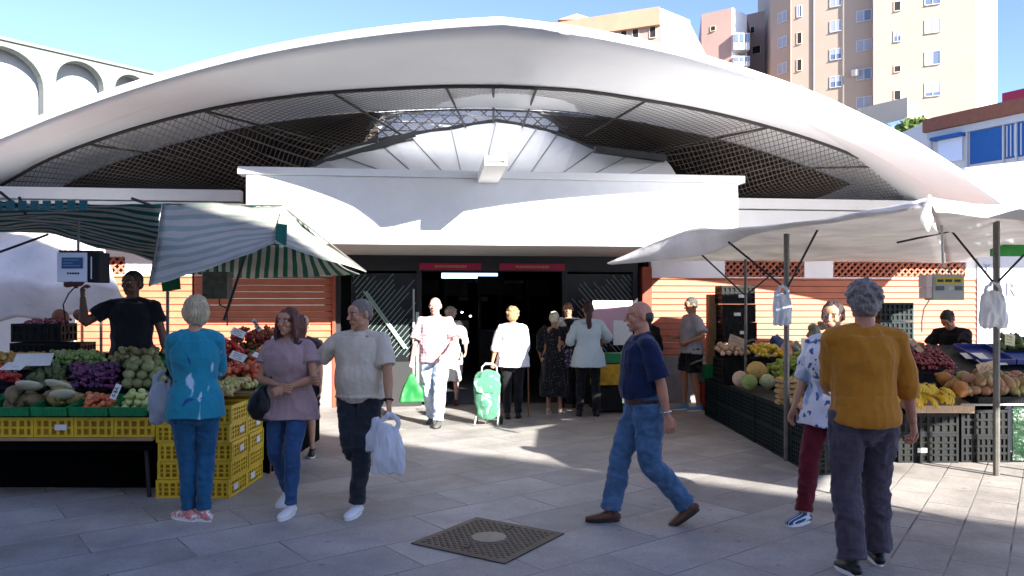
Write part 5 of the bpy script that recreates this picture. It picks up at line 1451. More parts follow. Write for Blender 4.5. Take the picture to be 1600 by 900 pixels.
heap('custard_apple','custard apple','green scaly custard apple heaped behind the green apples','custard apples on the left stall','scaly',.044,FM('custard_skin',(.16,.19,.05),(.30,.30,.12),.6),quadX(192,258,6.77,.88,7.14,1.04),40,3,8)
# back row
bedtray('wooden tray of small yellow fruit at the back left',-50,72,7.14,1.02,7.48,1.12,M_card,.04,gb)
heap('loquat','loquat','small yellow orange loquat in the back tray at the left edge','loquats at the back left','round',.024,FM('loquat_skin',(.60,.38,.06),(.35,.20,.05),.4),quadX(-44,70,7.17,1.05,7.46,1.14),90,2,9)
bedtray('dark tray of green limes in the back row',76,168,7.16,1.02,7.48,1.12,M_blk,.04,gb)
heap('lime','lime','green lime in the back row left of the vendor','limes in the back row','round',.028,FM('lime_skin',(.10,.20,.03),(.30,.38,.10),.35),quadX(78,166,7.18,1.05,7.5,1.15),80,2,10)
bedtray('dark tray of speckled kiwis in front of the vendor',170,262,7.16,1.02,7.48,1.12,M_grn,.05,gb)
heap('kiwi','kiwi','brown green kiwi heaped in front of the vendor','kiwis in front of the vendor','round',.030,FM('kiwi_skin',(.16,.13,.05),(.30,.28,.10),.7,.3,60),quadX(172,260,7.18,1.05,7.5,1.17),80,3,11)
# black crates behind with dark red fruit
t2=empty('side_bench',(-4.9,8.25,0),0,'small bench carrying black crates behind the left stall','bench')
bm=B(); box(bm,-.45,.75,-.3,.3,1.0,1.03); obj('bench_top',bm,M_wood,t2)
for x,y in ((-.4,-.25),(.7,-.25),(.7,.25),(-.4,.25)):
    bm=B(); bar(bm,(x,y,0),(x,y,1.0),.02); obj('leg',bm,M_poled,t2)
for k,(px,z,l) in enumerate(((62,1.04,'left of the pair under the dark red cherries'),(106,1.04,'right of the pair on the bench'),(70,1.24,'on top, holding dark red cherries'))):
    crate('black_crate','black plastic crate on the left bench, '+l,'crate',((px-800)/F*8.1,8.1,z),R(4),.42 if k<2 else .5,.34,.19,M_blk,7,2,'black crates on the bench',tag_side='front' if k==1 else None,seed=2)
heap('cherry','cherry','dark red cherry in the black crate behind the left stall','cherries in the raised black crate','round',.018,FM('cherry_skin',(.12,.005,.012),(.30,.03,.05),.25),[(-5.16,7.97,1.37),(-4.72,7.97,1.37),(-4.72,8.26,1.46),(-5.16,8.26,1.46)],110,2,13)
heap('pumpkin','pumpkin','reddish brown pumpkin on the black crates near the hanging scale','pumpkins on the black crates','round',.085,FM('pumpkin_skin',(.22,.07,.03),(.30,.11,.05),.6,.3,20),[(-5.0,8.2,1.44),(-4.55,8.2,1.44),(-4.55,8.4,1.44),(-5.0,8.4,1.44)],3,1,14)
# side display beyond the yellow stack
def side_table():
    root=empty('display_rack',(-2.75,8.2,0),0,'sloping rack of tomatoes and peppers facing the walkway on the left stall','rack')
    bm=B(); prism(bm,[Vector((-.55,-.85,.78)),Vector((-.55,1.0,1.16)),Vector((-.55,1.0,1.10)),Vector((-.55,-.85,.72))],(1.0,0,0)); obj('rack_board',bm,M_wood,root)
    for x,y,h in ((-.5,-.8,.73),(.4,-.8,.73),(.4,.95,1.1),(-.5,.95,1.1)):
        bm=B(); bar(bm,(x,y,0),(x,y,h),.02); obj('leg',bm,M_poled,root)
    bm=B(); box(bm,.44,.45,-.83,.98,.02,.74); box(bm,-.53,.43,-.87,-.86,.02,.74); obj('skirt_shade_sheet',bm,mat('black_cloth_shade'),root)
side_table()
bedtray('brown cardboard tray of green figs on top of the yellow crate stack',243,352,6.50,.79,7.28,.82,M_card,.07,None,name='cardboard_tray')
heap('fig','fig','yellow green fig in the cardboard tray on the yellow crates','green figs on the yellow crates','pear',.026,FM('fig_skin',(.38,.38,.09),(.52,.40,.16),.5),[(-2.93,6.52,.84),(-2.38,6.52,.84),(-2.38,7.26,.88),(-2.93,7.26,.88)],150,2,15)
side_g='green trays on the sloping rack'
for i,(y0,z0) in enumerate(((7.40,.82),(7.90,.92),(8.42,1.02))):
    for s_,(x0,x1) in enumerate(((-3.24,-2.82),(-2.80,-2.36))):
        tray('green tray of vegetables, %s row, %s side of the sloping rack'%(('front','middle','back')[i],('left','right')[s_]),x0,x1,y0,y0+.46,z0,z0+.10,M_grn,.06,group=side_g)
heap('tomato','tomato','ripe red tomato in the front trays of the sloping rack','red tomatoes on the rack','round',.040,FM('tomato_red',(.50,.035,.02),(.62,.16,.06),.25),[(-3.22,7.44,.88),(-2.38,7.44,.88),(-2.38,7.86,.97),(-3.22,7.86,.97)],70,2,16)
heap('red_pepper','pepper','red pepper in the middle trays of the sloping rack','red peppers on the rack','pepper',.046,FM('red_pepper_skin'	,(.45,.02,.02),(.60,.06,.04),.25),[(-3.22,7.94,.99),(-2.82,7.94,.99),(-2.82,8.38,1.10),(-3.22,8.38,1.10)],34,3,17)
heap('tomato','tomato','orange tinted tomato in the middle right tray of the rack','orange tomatoes on the rack','round',.038,FM('tomato_skin',(1,1,1),(1,1,1)),[(-2.78,7.94,.99),(-2.38,7.94,.99),(-2.38,8.38,1.10),(-2.78,8.38,1.10)],44,3,18)
heap('radish','radish','red radish bunch piled at the back of the rack','radishes at the back of the rack','cluster',.070,FM('radish_skin',(.40,.04,.05),(.30,.10,.04),.4),[(-3.22,8.46,1.10),(-2.38,8.46,1.10),(-2.38,8.88,1.22),(-3.22,8.88,1.22)],30,2,19)
heap('lettuce','lettuce','dark green lettuce behind the tomatoes on the rack','lettuces on the rack','leafy',.07,FM('lettuce_leaf',(.03,.10,.02),(.10,.22,.04),.6),[(-2.55,8.3,1.14),(-2.32,8.3,1.14),(-2.32,8.9,1.26),(-2.55,8.9,1.26)],14,1,20)
# cards and papers
M_paper=mat('paper'); M_ink=mat('ink',(.05,.05,.07),rough=.8)
def card(label,px,py,Y,w,h,tilt,rz=0,m=None,cat='price card',roll=0,lines=3,name='price_card'):
    root=empty(name,W(px,py,Y),0,label,cat); root.rotation_euler=(R(tilt),R(roll),R(rz))
    bm=B(); box(bm,-w/2,w/2,-.002,.002,-h/2,h/2); obj('card',bm,m or M_paper,root)
    rnd=random.Random(px)
    for k in range(lines):
        bm=B(); z=h/2-(k+1)*h/(lines+1); x=-w*.36
        pts=[Vector((x,-.004,z))]
        while x<w*rnd.uniform(.15,.36):
            x+=w*.06; pts.append(Vector((x,-.004,z+rnd.uniform(-.12,.12)*h)))
        for a,b in zip(pts[:-1],pts[1:]): bar(bm,a,b,.0018,n=4)
        obj('handwriting',bm,M_ink,root)
card('white paper sheet lying over the yellow loquats at the left edge',52,562,6.95,.30,.20,-60,20,lines=0,cat='paper sheet',name='paper_sheet')
card('second white sheet, tilted, in front of the loquats',22,572,6.85,.22,.12,-60,-10,lines=0,cat='paper sheet',name='paper_sheet')
card('white price card standing among the orange tomatoes',181,612,6.42,.05,.13,-15,0,roll=18)
card('white price card sloping over the red peppers on the rack',372,520,7.95,.14,.09,-40,10,roll=25)
card('white price card lying on the red tomatoes beside the woman in teal',372,557,7.5,.15,.09,-40,0,roll=20)
card('thin pale card sticking up behind the radishes',401,508,8.5,.04,.16,-10,0,roll=-35)
card('white card at the right corner of the rack beside the woman in mauve',427,535,7.9,.07,.13,-20,0,roll=15)
card('long pale card lying on the lettuces near the couple',412,560,7.45,.22,.06,-50,0,roll=25,lines=1)
# white bowls / cut fruit in the front trays
def halved(label,px,py,Y,r,col,seed):
    root=empty('cut_melon',W(px,py,Y),R(seed*40),label,'cut melon'); root.rotation_euler=(R(-35),R(10*(seed%3-1)),0)
    bm=B(); ellipsoid(bm,(0,0,0),(r*1.35,r*.9,r*.5),u=20,v=10); 
    for v in bm.verts:
        if v.co.z>0: v.co.z*=.08
    obj('rind',bm,mat('melon_rind',(.50,.46,.30),rough=.6),root,smooth=True)
    bm=B(); ellipsoid(bm,(0,0,r*.045),(r*1.2,r*.78,r*.03),u=20,v=6); obj('flesh',bm,mat(*col),root,smooth=True)
halved('halved pale melon wrapped in film above the brown squash',46,601,6.5,.085,('melon_flesh_pale',(.60,.63,.62)),1)
halved('halved cream melon above the papayas',92,600,6.5,.085,('melon_flesh_cream',(.70,.58,.36)),2)
halved('long white melon slice lying over the papayas',98,615,6.42,.080,('melon_flesh_white',(.66,.64,.56)),3)
# ---- hanging scales
def scale_left():
    c=W(126,418,6.6); root=empty('hanging_scale',c,0,'white digital scale with a blue screen hanging from a rod at the left','scale')
    bm=B(); box(bm,-.17,.085,-.06,.10,-.125,.125,bevel=.008); obj('case',bm,mat('scale_white',(.62,.64,.68),rough=.4),root)
    bm=B(); box(bm,.087,.19,-.055,.12,-.13,.13,bevel=.008); s=obj('side_case',bm,M_blk,root)
    bm=B(); box(bm,.12,.128,-.062,-.056,-.1,.09); obj('trim',bm,mat('scale_white'),s)
    bm=B(); box(bm,-.125,.055,-.066,-.061,-.012,.082); sc_=obj('screen',bm,mat('lcd_blue',(.03,.09,.20),rough=.15),root)
    for z,x1 in ((.06,.02),(.035,-.03),(.012,.03)):
        bm=B(); box(bm,-.11,x1,-.069,-.067,z-.004,z+.004); obj('display_line',bm,mat('lcd_line',(.12,.25,.40)),sc_)
    bm=B()
    for i in range(5): box(bm,-.08+i*.022,-.066+i*.022,-.064,-.061,-.06,-.045)
    obj('keys',bm,M_gry,root)
    bm=B(); tubepath(bm,[(-.05,0,-.125),(-.04,0,-.15),(-.04,0,-.16)],[(.10,.06),(.07,.05),(.02,.02)],n=12,ref=Vector((1,0,0))); obj('hopper',bm,mat('red_brown_pan',(.10,.03,.03)),root)
    bm=B(); bar(bm,(-.02,0,.125),(-.02,0,.40),.012); obj('rod',bm,M_pole,root)
    bm=B()
    for i in range(8): box(bm,-.16+i*.045,-.14+i*.045,-.05,.05,.127,.145)
    obj('top_rail',bm,mat('red_brown_pan'),root)
    bm=B(); poly_bar(bm,[(-.04,0,-.16),(-.10,0,-.22),(-.15,0,-.32),(-.155,.05,-.50),(-.155,.1,-.58)],.006); obj('cable',bm,M_gry,root)
scale_left()
def scale_right():
    c=W(1472,449,7.2); root=empty('hanging_scale',c,0,'grey box scale with a yellow display hanging on a chain rod over the cherries','scale')
    bm=B(); box(bm,-.125,.17,-.07,.08,-.12,.12,bevel=.008); obj('case',bm,mat('scale_grey',(.36,.38,.36),rough=.4,var=.1),root)
    bm=B(); box(bm,-.18,-.127,-.065,.08,.0,.115); box(bm,-.175,-.127,-.06,.08,-.10,-.002); obj('side_case',bm,mat('scale_pink',(.62,.50,.46),rough=.5),root)
    bm=B(); box(bm,-.10,.15,-.076,-.071,.03,.09); d=obj('screen',bm,mat('lcd_yellow',(.50,.44,.05),rough=.3),root)
    for x0,x1 in ((-.085,-.03),(-.015,.05),(.07,.13)):
        bm=B(); box(bm,x0,x1,-.079,-.077,.048,.072); obj('display_digit',bm,M_ink,d)
    bm=B(); box(bm,-.10,-.02,-.075,-.071,-.03,.01); box(bm,.08,.15,-.075,-.071,-.03,.01); obj('keys',bm,mat('key_blue',(.10,.13,.16)),root)
    bm=B(); ellipsoid(bm,(.03,-.071,-.01),(.03,.006,.018)); obj('badge',bm,mat('badge_pale',(.45,.46,.38)),root)
    bm=B(); poly_bar(bm,[(-.05,0,.12),(-.03,0,.17),(.02,0,.19),(.07,0,.17),(.09,0,.12)],.009); obj('bail',bm,mat('pale_metal',(.45,.44,.40),rough=.4,metal=.5),root)
    bm=B(); bar(bm,(.01,0,.19),(-.005,.0,.64),.012); obj('rod',bm,mat('pale_metal'),root)
    bm=B(); poly_bar(bm,[(-.12,.0,-.12),(-.17,.0,-.20),(-.19,0,-.32),(-.19,0,-.42)],.007); obj('cable',bm,mat('pale_metal'),root)
scale_right()
# ---------------------------------------------------------------- right stall
gk='dark green crates lining the right stall'
pos=['nearest','second nearest','third nearest','fourth nearest','fifth nearest','sixth nearest','farthest']
for i in range(7):
    for k in range(2):
        crate('dark_crate','dark green crate of the right stall, %s column, %s'%(pos[i],('on the ground','on top')[k]),'crate',
              (3.06+.004*(i%3),7.60+.585*i,.275*k),R(90+(i*3%4-1.5)*.5),.575,.40,.27,M_dgr,9,5,gk,tag_side=None,seed=i,inner=mat('crate_shadow_liner'))
        if (i,k) in ((2,1),(3,1),(0,1),(0,0),(4,0)):
            o=COL.objects[-1]; 
for (px,py,Y) in ((1207,646,8.75),(1162,650,9.9),(1228,662,8.2),(1255,673,7.6),(1254,722,7.5)):
    pass
def mats_top():
    root=empty('black_mat',(3.08,9.35,.552),0,'black rubber mat on the low crates under the melons','mat')
    bm=B(); box(bm,-.2,.2,-2.0,.85,0,.008); obj('sheet',bm,mat('rubber',(.03,.03,.03),rough=.7,bump=.5,bscale=60),root)
mats_top()
MEL=[('pale pink melon, left of the melon group',1157,592,9.55,.100,(.52,.40,.28)),('large golden melon on top of the melon group',1182,580,9.55,.125,(.50,.33,.10)),
     ('round green melon at the front of the melon group',1171,597,9.35,.095,(.26,.34,.10)),('pale grey green melon, right of the melon group',1199,596,9.40,.095,(.42,.46,.26))]
for i,(lb,px,py,Y,r,c_) in enumerate(MEL):
    me=fruit_mesh('melon',r); me.materials.append(mat('melon_skin_%s'%('pink','gold','green','grey')[i],c_,rough=.55,var=.15,vscale=20,bump=.6,bscale=50,bdist=.004)); me.materials.append(M_stem)
    p=W(px,py,Y); o=bpy.data.objects.new('melon',me); COL.objects.link(o); o.location=(p.x,p.y,max(p.z,.56+r*.93)); o.rotation_euler=(R(70+20*i),R(25*i),0); tag(o,lb,'melon')
# tier behind the melons
for i in range(3):
    for k in range(3):
        crate('dark_crate','dark crate under the lemons and peppers, %s stack from the walkway, %s'%(('first','second','third')[i],('lowest','middle','top')[k]),'crate',(3.10+.46*i,10.75,.30*k+.0) if i or k==0 or True else 0,R(0),.44,.5,.295,M_blk,7,4,'dark crates under the lemons',inner=mat('crate_shadow_liner')) if not (i==0 and k==0 and False) else None
heap('onion','onion','pale brown onion in the heap behind the melons','onions behind the melons','round',.040,FM('onion_skin',(.52,.33,.20),(.62,.45,.30),.45),[(2.86,10.52,.93),(3.28,10.52,.93),(3.28,10.98,1.0),(2.86,10.98,1.0)],60,2,31)
heap('lemon','lemon','bright yellow lemon behind the golden melon','lemons on the right stall','long',.030,FM('lemon_skin',(.72,.50,.03),(.78,.58,.08),.35),[(3.32,10.4,.92),(3.72,10.4,.92),(3.72,10.9,1.02),(3.32,10.9,1.02)],70,3,32)
def green_rack():
    root=empty('display_rack',(3.62,9.5,0),0,'dark sloping rack holding green peppers behind the low crates','rack')
    bm=B(); prism(bm,[Vector((-.28,-1.0,.62)),Vector((.5,-1.0,.98)),Vector((.5,-1.0,.93)),Vector((-.28,-1.0,.57))],(0,1.95,0)); obj('rack_board',bm,M_blk,root)
    bm=B(); box(bm,-.27,-.26,-1.0,.95,.01,.58); box(bm,-.25,.5,-1.0,-.99,.01,.6); obj('skirt_shade_sheet',bm,mat('black_cloth_shade'),root)
    for x,y,h in ((-.24,-.95,.6),(.47,-.95,.93),(.47,.9,.93),(-.24,.9,.6)):
        bm=B(); bar(bm,(x,y,0),(x,y,h),.02); obj('leg',bm,M_poled,root)
green_rack()
heap('green_pepper','pepper','long green pepper on the rack beside the awning pole','green peppers on the right stall','pepper',.040,FM('green_pepper_skin',(.16,.26,.03),(.40,.45,.08),.3),[(3.36,9.6,.68),(3.36,10.36,.72),(4.0,10.36,.98),(4.0,9.6,.96)],90,2,33)
heap('cucumber','cucumber','dark green cucumber on the rack right of the awning pole','cucumbers on the right stall','long',.032,FM('cucumber_skin',(.06,.14,.02),(.12,.22,.05),.4),[(3.36,8.55,.68),(3.36,9.4,.68),(4.0,9.4,.96),(4.0,8.55,.96)],70,2,34)
for k in range(5):
    root=empty('berry_box',(3.0+.01*(k%2),8.32,.552+.06*k),R(k*3-6),'small wooden box of yellow plums, %s of the stack by the awning pole'%(['bottom','second','third','fourth','top'][k]),'box','small wooden boxes by the pole')
    bm=B(); 
    for s in ((-.13,.13,-.09,-.084),(-.13,.13,.084,.09)): box(bm,s[0],s[1],s[2],s[3],0,.035)
    for s in ((-.13,-.124),(.124,.13)): box(bm,s[0],s[1],-.083,.083,0,.035)
    box(bm,-.123,.123,-.083,.083,.0,.006); obj('box_sides',bm,M_wood,root)
    bm=B()
    for i in range(6):
        for j in range(4): ellipsoid(bm,(-.1+i*.04,-.06+j*.04,.032),(.02,.02,.02),u=8,v=6)
    obj('fruit_layer',bm,mat('yellow_plum',(.58,.36,.05),rough=.35),root,smooth=True)
heap('peach','peach','orange pink peach in the near tray of the right stall','peaches on the near end of the right stall','round',.036,FM('peach_skin',(.60,.25,.12),(.62,.42,.20),.5),[(2.88,7.42,.56),(3.24,7.42,.56),(3.24,8.05,.58),(2.88,8.05,.58)],60,2,35)
# tall stack of crates against the wall
for k in range(7):
    crate('dark_crate','black crate with white tag in the tall stack by the orange wall, %s'%(['at the bottom','second up','third up','fourth up','fifth up','sixth up','at the top'][k]),'crate',(3.42+.012*((k*5)%3-1),11.75,.275*k),R((k*7%5-2)*.9),.50,.40,.27,M_blk,7,3,'tall stack of black crates',tag_side='front',seed=k+20,inner=mat('crate_shadow_liner'))
root=empty('wooden_crate',(3.05,12.05,0),0,'narrow wooden crate standing behind the tall crate stack','crate')
bm=B(); box(bm,.02,.16,-.1,.1,0,1.8); obj('boards',bm,M_wood,root)
card('brown cardboard sign among the onions',1151,533,10.6,.22,.14,-20,0,m=M_cardl,roll=20,lines=2)
card('white sheet hanging from the stall beside the pole',1262,552,8.6,.14,.34,-5,0,lines=1,cat='paper sheet',name='paper_sheet')
for i,(px,py,Y,w,h,c_,lb) in enumerate(((1215,535,11.0,.20,.20,(.05,.10,.22),'folded dark blue bag lying behind the lemons'),(1245,545,10.6,.16,.22,(.30,.36,.26),'crumpled pale green bag left of the white sheet'),(1270,520,10.9,.18,.26,(.22,.26,.20),'pale crumpled bag at the back of the right stall'),(1295,540,10.6,.14,.16,(.60,.50,.14),'small yellow packet at the back of the right stall'),(1285,508,11.2,.14,.12,(.45,.35,.25),'brown paper bag on the back shelf'))):
    p=W(px,py,Y); bm=B(); ellipsoid(bm,(0,0,0),(w*.5,w*.35,h*.5),u=16,v=10); me=remesh(bm,.02,1); displace(me,.05,9,seed=i,ridged=True); o=link_mesh('plastic_bag',me,mat('bag_col_%d'%i,c_,rough=.4,var=.15,vscale=12),None,smooth=True,loc=p); tag(o,lb,'bag')
# back shelf supports those bags
root=empty('back_shelf',(4.15,10.9,0),0,'dark shelf at the back of the right stall under the crumpled bags','shelf')
bm=B(); box(bm,-.35,.75,-.2,.2,.90,.94); obj('shelf_board',bm,M_wood,root)
bm=B(); box(bm,-.35,.75,-.19,.19,0,.898); obj('cabinet',bm,mat('black_cloth_shade'),root)
# near end: bananas, mangoes
XB=lambda px:(px-800)/F*7.9
crate('grey_crate','grey slotted crate under the box of bananas','crate',(4.28,8.10,0),0,.62,.42,.30,M_gry,8,4,None,tag_side='front',seed=4)
crate('black_crate','black crate on the grey one, right under the bananas','crate',(4.28,8.10,.302),0,.62,.42,.20,M_blk,8,2,None)
crate('black_crate','black crate on the ground under the mangoes','crate',(4.88,8.12,0),0,.50,.42,.27,M_gry,9,3,None)
crate('black_crate','upper black crate under the mangoes','crate',(4.88,8.12,.272),0,.50,.42,.27,M_blk,7,3,None)
bedtray('cardboard box full of bananas facing the square',1404,1502,7.88,.515,8.34,.60,M_cardl,.08,None,name='cardboard_tray')
def banana_bunch(loc,rot,seed,label,group):
    root=empty('banana_bunch',loc,0,label,'bananas',group); root.rotation_euler=rot; rnd=random.Random(seed)
    m=FM('banana_skin',(.68,.42,.02),(.60,.45,.05),.45); n=rnd.choice((4,5,6))
    for i in range(n):
        a=(i-(n-1)/2)*.24+rnd.uniform(-.04,.04); pts=[]
        for t in range(6):
            th=t/5*1.5; x=.11*math.sin(th); z=-.11*(1-math.cos(th))
            pts.append(Matrix.Rotation(a,3,'Z')@Vector((x*1.25,0,z))+Vector((0,0,0)))
        bm=B(); tubepath(bm,pts,[(.006,.006),(.017,.017),(.021,.021),(.021,.021),(.017,.017),(.006,.006)],n=8,sub=1); me=_me(bm,'banana'); me.polygons.foreach_set('use_smooth',[True]*len(me.polygons)); me.materials.append(m); link_mesh('banana',me,[],root)
    bm=B(); ellipsoid(bm,(-.005,0,.002),(.014,.02,.010),u=8,v=6); obj('crown',bm,M_stem,root)
rb=random.Random(77); q=0
for lay in range(3):
    for j in range(3-lay):
        for i in range(5-lay):
            x=4.03+.115*i+.05*lay+rb.uniform(-.02,.02); y=7.92+.13*j+.06*lay; z=.68+.055*lay+.05*j
            banana_bunch((x,y,z),(R(rb.uniform(-40,-5)),R(rb.uniform(-25,25)),R(rb.uniform(-150,-30))),q,'yellow banana bunch in the heap on the cardboard box','banana bunches at the front right'); q+=1
bedtray('black tray of mangoes in the right foreground of the stall',1500,1640,7.90,.60,8.50,.72,M_blk,.08,None)
heap('mango','mango','green and pink mango in the front tray on the right','mangoes in the front tray','long',.055,FM('mango_skin',(.24,.27,.07),(.34,.11,.08),.45,mottle=7,mcol=(.30,.17,.09)),[(4.66,7.94,.67),(5.45,7.94,.67),(5.6,8.46,.80),(4.7,8.46,.80)],56,2,41)
heap('papaya','papaya','orange brown papaya between the bananas and the mangoes','papayas between bananas and mangoes','long',.07,FM('papaya_ripe',(.42,.15,.03),(.30,.16,.04),.5),[(4.60,7.95,.66),(4.76,7.95,.66),(4.76,8.4,.76),(4.60,8.4,.76)],3,1,42)
card('large brown cardboard price sign standing among the mangoes',1545,585,8.15,.19,.26,-12,0,m=M_cardl,roll=-14,lines=4)
root=empty('plastic_sheet',(5.35,7.9,0),0,'dark green plastic sheet hanging under the mango tray at the right edge','sheet')
bm=B(); box(bm,-.2,.6,.0,.012,.02,.58); obj('sheet',bm,mat('green_sheet',(.008,.035,.012),rough=.4,var=.6,vscale=4,bump=1,bscale=5,bdist=.1),root)
bm=B(); bar(bm,(-.75,-.02,.60),(.6,-.02,.60),.012); obj('rail',bm,mat('pale_metal'),root)
# cherries tray and its black crate
def big_rack():
    root=empty('display_rack',(4.9,9.0,0),0,'black sloping rack of cherries in front of the vendors','rack')
    bm=B(); prism(bm,[Vector((-.95,-.45,.86)),Vector((-.95,.55,1.13)),Vector((-.95,.55,1.08)),Vector((-.95,-.45,.81))],(2.2,0,0)); obj('rack_board',bm,M_blk,root)
    bm=B(); box(bm,-.95,1.25,-.46,-.45,.01,.84); obj('skirt_shade_sheet',bm,mat('navy_cloth',(.012,.014,.028),rough=.9),root)
    for x,y,h in ((-.9,-.4,.8),(1.2,-.4,.8),(1.2,.5,1.08),(-.9,.5,1.08)):
        bm=B(); bar(bm,(x,y,0),(x,y,h),.02); obj('leg',bm,M_poled,root)
big_rack()
heap('cherry','cherry','dark red cherry in the wide tray beneath the yellow display scale','cherries in the wide tray','round',.021,FM('cherry_skin',(1,1,1),(1,1,1)),[(4.36,8.58,.89),(5.02,8.58,.89),(5.12,9.25,1.10),(4.36,9.25,1.10)],290,2,43)
heap('melon','melon','small pale melon between the man in ochre and the cherries','small melons left of the cherries','round',.075,FM('small_melon',(.45,.44,.22),(.50,.40,.20),.5),[(4.02,8.6,.88),(4.3,8.6,.88),(4.3,9.2,1.02),(4.02,9.2,1.02)],5,1,44)
card('cream price card leaning in the cherries',1432,541,9.0,.07,.18,-15,0,m=M_cardl,roll=-35,lines=1)
for i,(px,c_,lb) in enumerate(((1535,(.02,.04,.20),'left'),(1590,(.02,.05,.26),'right'))):
    bedtray('dark blue tray at the back, %s of the two beside the cherries'%lb,px-26,px+28,8.75,.95,9.3,1.10,mat('blue_tray_%d'%i,c_,rough=.4),.06)
card('white paper sheet lying in the blue tray',1522,556,8.95,.26,.14,-65,0,lines=0,cat='paper sheet',name='paper_sheet')
card('second white paper sheet under the first, behind the mango sign',1550,566,8.75,.30,.12,-65,0,lines=0,cat='paper sheet',name='paper_sheet')
card('pale yellow price card above the avocados at the right edge',1578,531,9.2,.12,.14,-12,0,m=mat('yellow_paper',(.62,.62,.36)),roll=10,lines=3)
heap('avocado','avocado','green avocado at the right edge behind the blue trays','avocados at the right edge','pear',.045,FM('avocado_skin',(1,1,1),(1,1,1)),[(5.85,9.2,1.08),(6.5,9.2,1.08),(6.6,9.6,1.18),(5.85,9.6,1.18)],40,2,45)
root=empty('back_counter',(6.1,9.5,0),0,'dark counter carrying avocados at the right edge','counter')
bm=B(); box(bm,-.35,.7,-.35,.3,0,1.07); obj('cabinet',bm,mat('navy_cloth'),root); bm=B(); box(bm,-.37,.72,-.37,.32,1.072,1.09); obj('counter_top',bm,M_blk,root)
# dark green crates behind the vendors
for k in range(3):
    crate('dark_crate','dark green crate behind the vendors near the ochre man, %s'%(('lowest','middle','top of its pile')[k]),'crate',(5.55,11.3,.86+.27*k-.0),R(5),.5,.4,.265,M_dgr,7,3,'dark green crates behind the vendors',inner=mat('crate_shadow_liner'))
root=empty('back_counter',(5.55,11.3,0),0,'low dark counter under the green crates by the wall','counter'); bm=B(); box(bm,-.45,.45,-.3,.3,0,.85,bevel=.01); obj('cabinet',bm,mat('navy_cloth'),root)
# plastic bags hung on the poles
def hanging_bag(label,px,py,Y,w,h,m,seed,cat='plastic bag',handles=True,name='plastic_bag'):
    p=W(px,py,Y); root=empty(name,p,0,label,cat); rnd=random.Random(seed)
    bm=B(); tubepath(bm,[(0,0,.02),(rnd.uniform(-.01,.01),0,-h*.18),(0,0,-h*.6),(0,0,-h*.95)],[(w*.24,.02),(w*.42,.035),(w*.5,.05),(w*.47,.03)],n=18,ref=Vector((1,0,0)),capn=1)
    if handles:
        for sx in (-1,1): tubepath(bm,[(sx*w*.22,0,-.01),(sx*w*.26,0,.04),(sx*w*.10,0,.085),(0,0,.10)],[(.02,.008),(.018,.008),(.016,.007),(.012,.007)],n=8)
    me=remesh(bm,.007,2); displace(me,.022,9,(1.6,1,.5),seed=seed,ridged=True); displace(me,.010,26,(1.4,1,.5),seed=seed)
    link_mesh('bag',me,m,root,smooth=True); return root
M_bagw=mat('white_bag_plastic',(.74,.76,.80),rough=.3,trans=.35,spec=.5)
M_bagb=mat('bluish_bag_plastic',(.62,.68,.76),rough=.3,trans=.35,spec=.5)
hanging_bag('bluish white plastic bag hanging on the left awning pole',1222,462,7.9,.22,.32,M_bagb,3)
hanging_bag('white plastic carrier bag with handles hanging on the right awning pole',1552,458,7.2,.27,.34,M_bagw,4)
# banner with a letter on the pale wall
def txt(body,size,m,parent,loc,rot,ext=.004,name='lettering'):
    cu=bpy.data.curves.new('t','FONT'); cu.body=body; cu.size=size; cu.extrude=ext; o=bpy.data.objects.new('t',cu); COL.objects.link(o)
    me=bpy.data.meshes.new_from_object(o.evaluated_get(bpy.context.evaluated_depsgraph_get())); bpy.data.objects.remove(o)
    q=link_mesh(name,me,m,parent); q.location=loc; q.rotation_euler=rot; return q
p=BL(1572,462,-.07); txt('R',.34,mat('faint_ink',(.28,.31,.38)),HALL,p,(R(90),0,0))
p=BL(1538,425,-.07); txt('Y',.20,mat('faint_ink'),HALL,p,(R(90),0,0))
root=empty('green_banner',W(1580,389,9.5),0,'green cloth strip hanging at the right edge under the canopy','banner')
bm=B(); box(bm,-.25,.5,0,.02,-.09,.09); obj('cloth',bm,mat('banner_green',(.03,.22,.04),rough=.8,var=.3),root)
# produce case seen between the queue and the man in navy
def kiosk():
    p=Vector((1.55,11.75,0)); root=empty('juice_cart',p,TH,'small cart with white and pink poster and yellow crates beside the entrance','cart')
    bm=B(); box(bm,-.32,.30,-.0,.03,1.12,1.70); b=obj('poster',bm,mat('poster_pink',(.60,.36,.40),rough=.6),root)
    bm=B(); box(bm,-.32,.30,-.005,-.001,1.60,1.70); obj('poster_header',bm,M_white,b)
    bm=B(); box(bm,.0,.30,-.006,-.0015,1.02,1.40); obj('white_panel',bm,M_paper,root)
    bm=B(); box(bm,-.32,.30,-.15,.2,.42,.74,bevel=.01); obj('yellow_case',bm,mat('case_yellow',(.55,.33,.02),rough=.5,var=.5,vscale=9),root)
    bm=B(); box(bm,-.30,.28,-.16,.2,.76,.90); obj('green_case',bm,M_grn,root)
    for x in (-.3,.28):
        bm=B(); bar(bm,(x,.05,0),(x,.05,1.1),.015); obj('post',bm,M_poled,root)
    bm=B(); box(bm,-.33,.31,-.2,.25,.06,.40); obj('base',bm,M_blk,root)
kiosk()
root=empty('red_crate',(3.08,12.1,0),0,'red and green crate on the ground behind the man in shorts','crate')
bm=B(); box(bm,-.12,.22,-.2,.2,0,.42); obj('lower_case',bm,mat('red_plastic',(.35,.03,.02),rough=.5),root)
bm=B(); box(bm,-.10,.24,-.2,.2,.425,.72,bevel=.02); obj('upper_case',bm,M_grn,root)

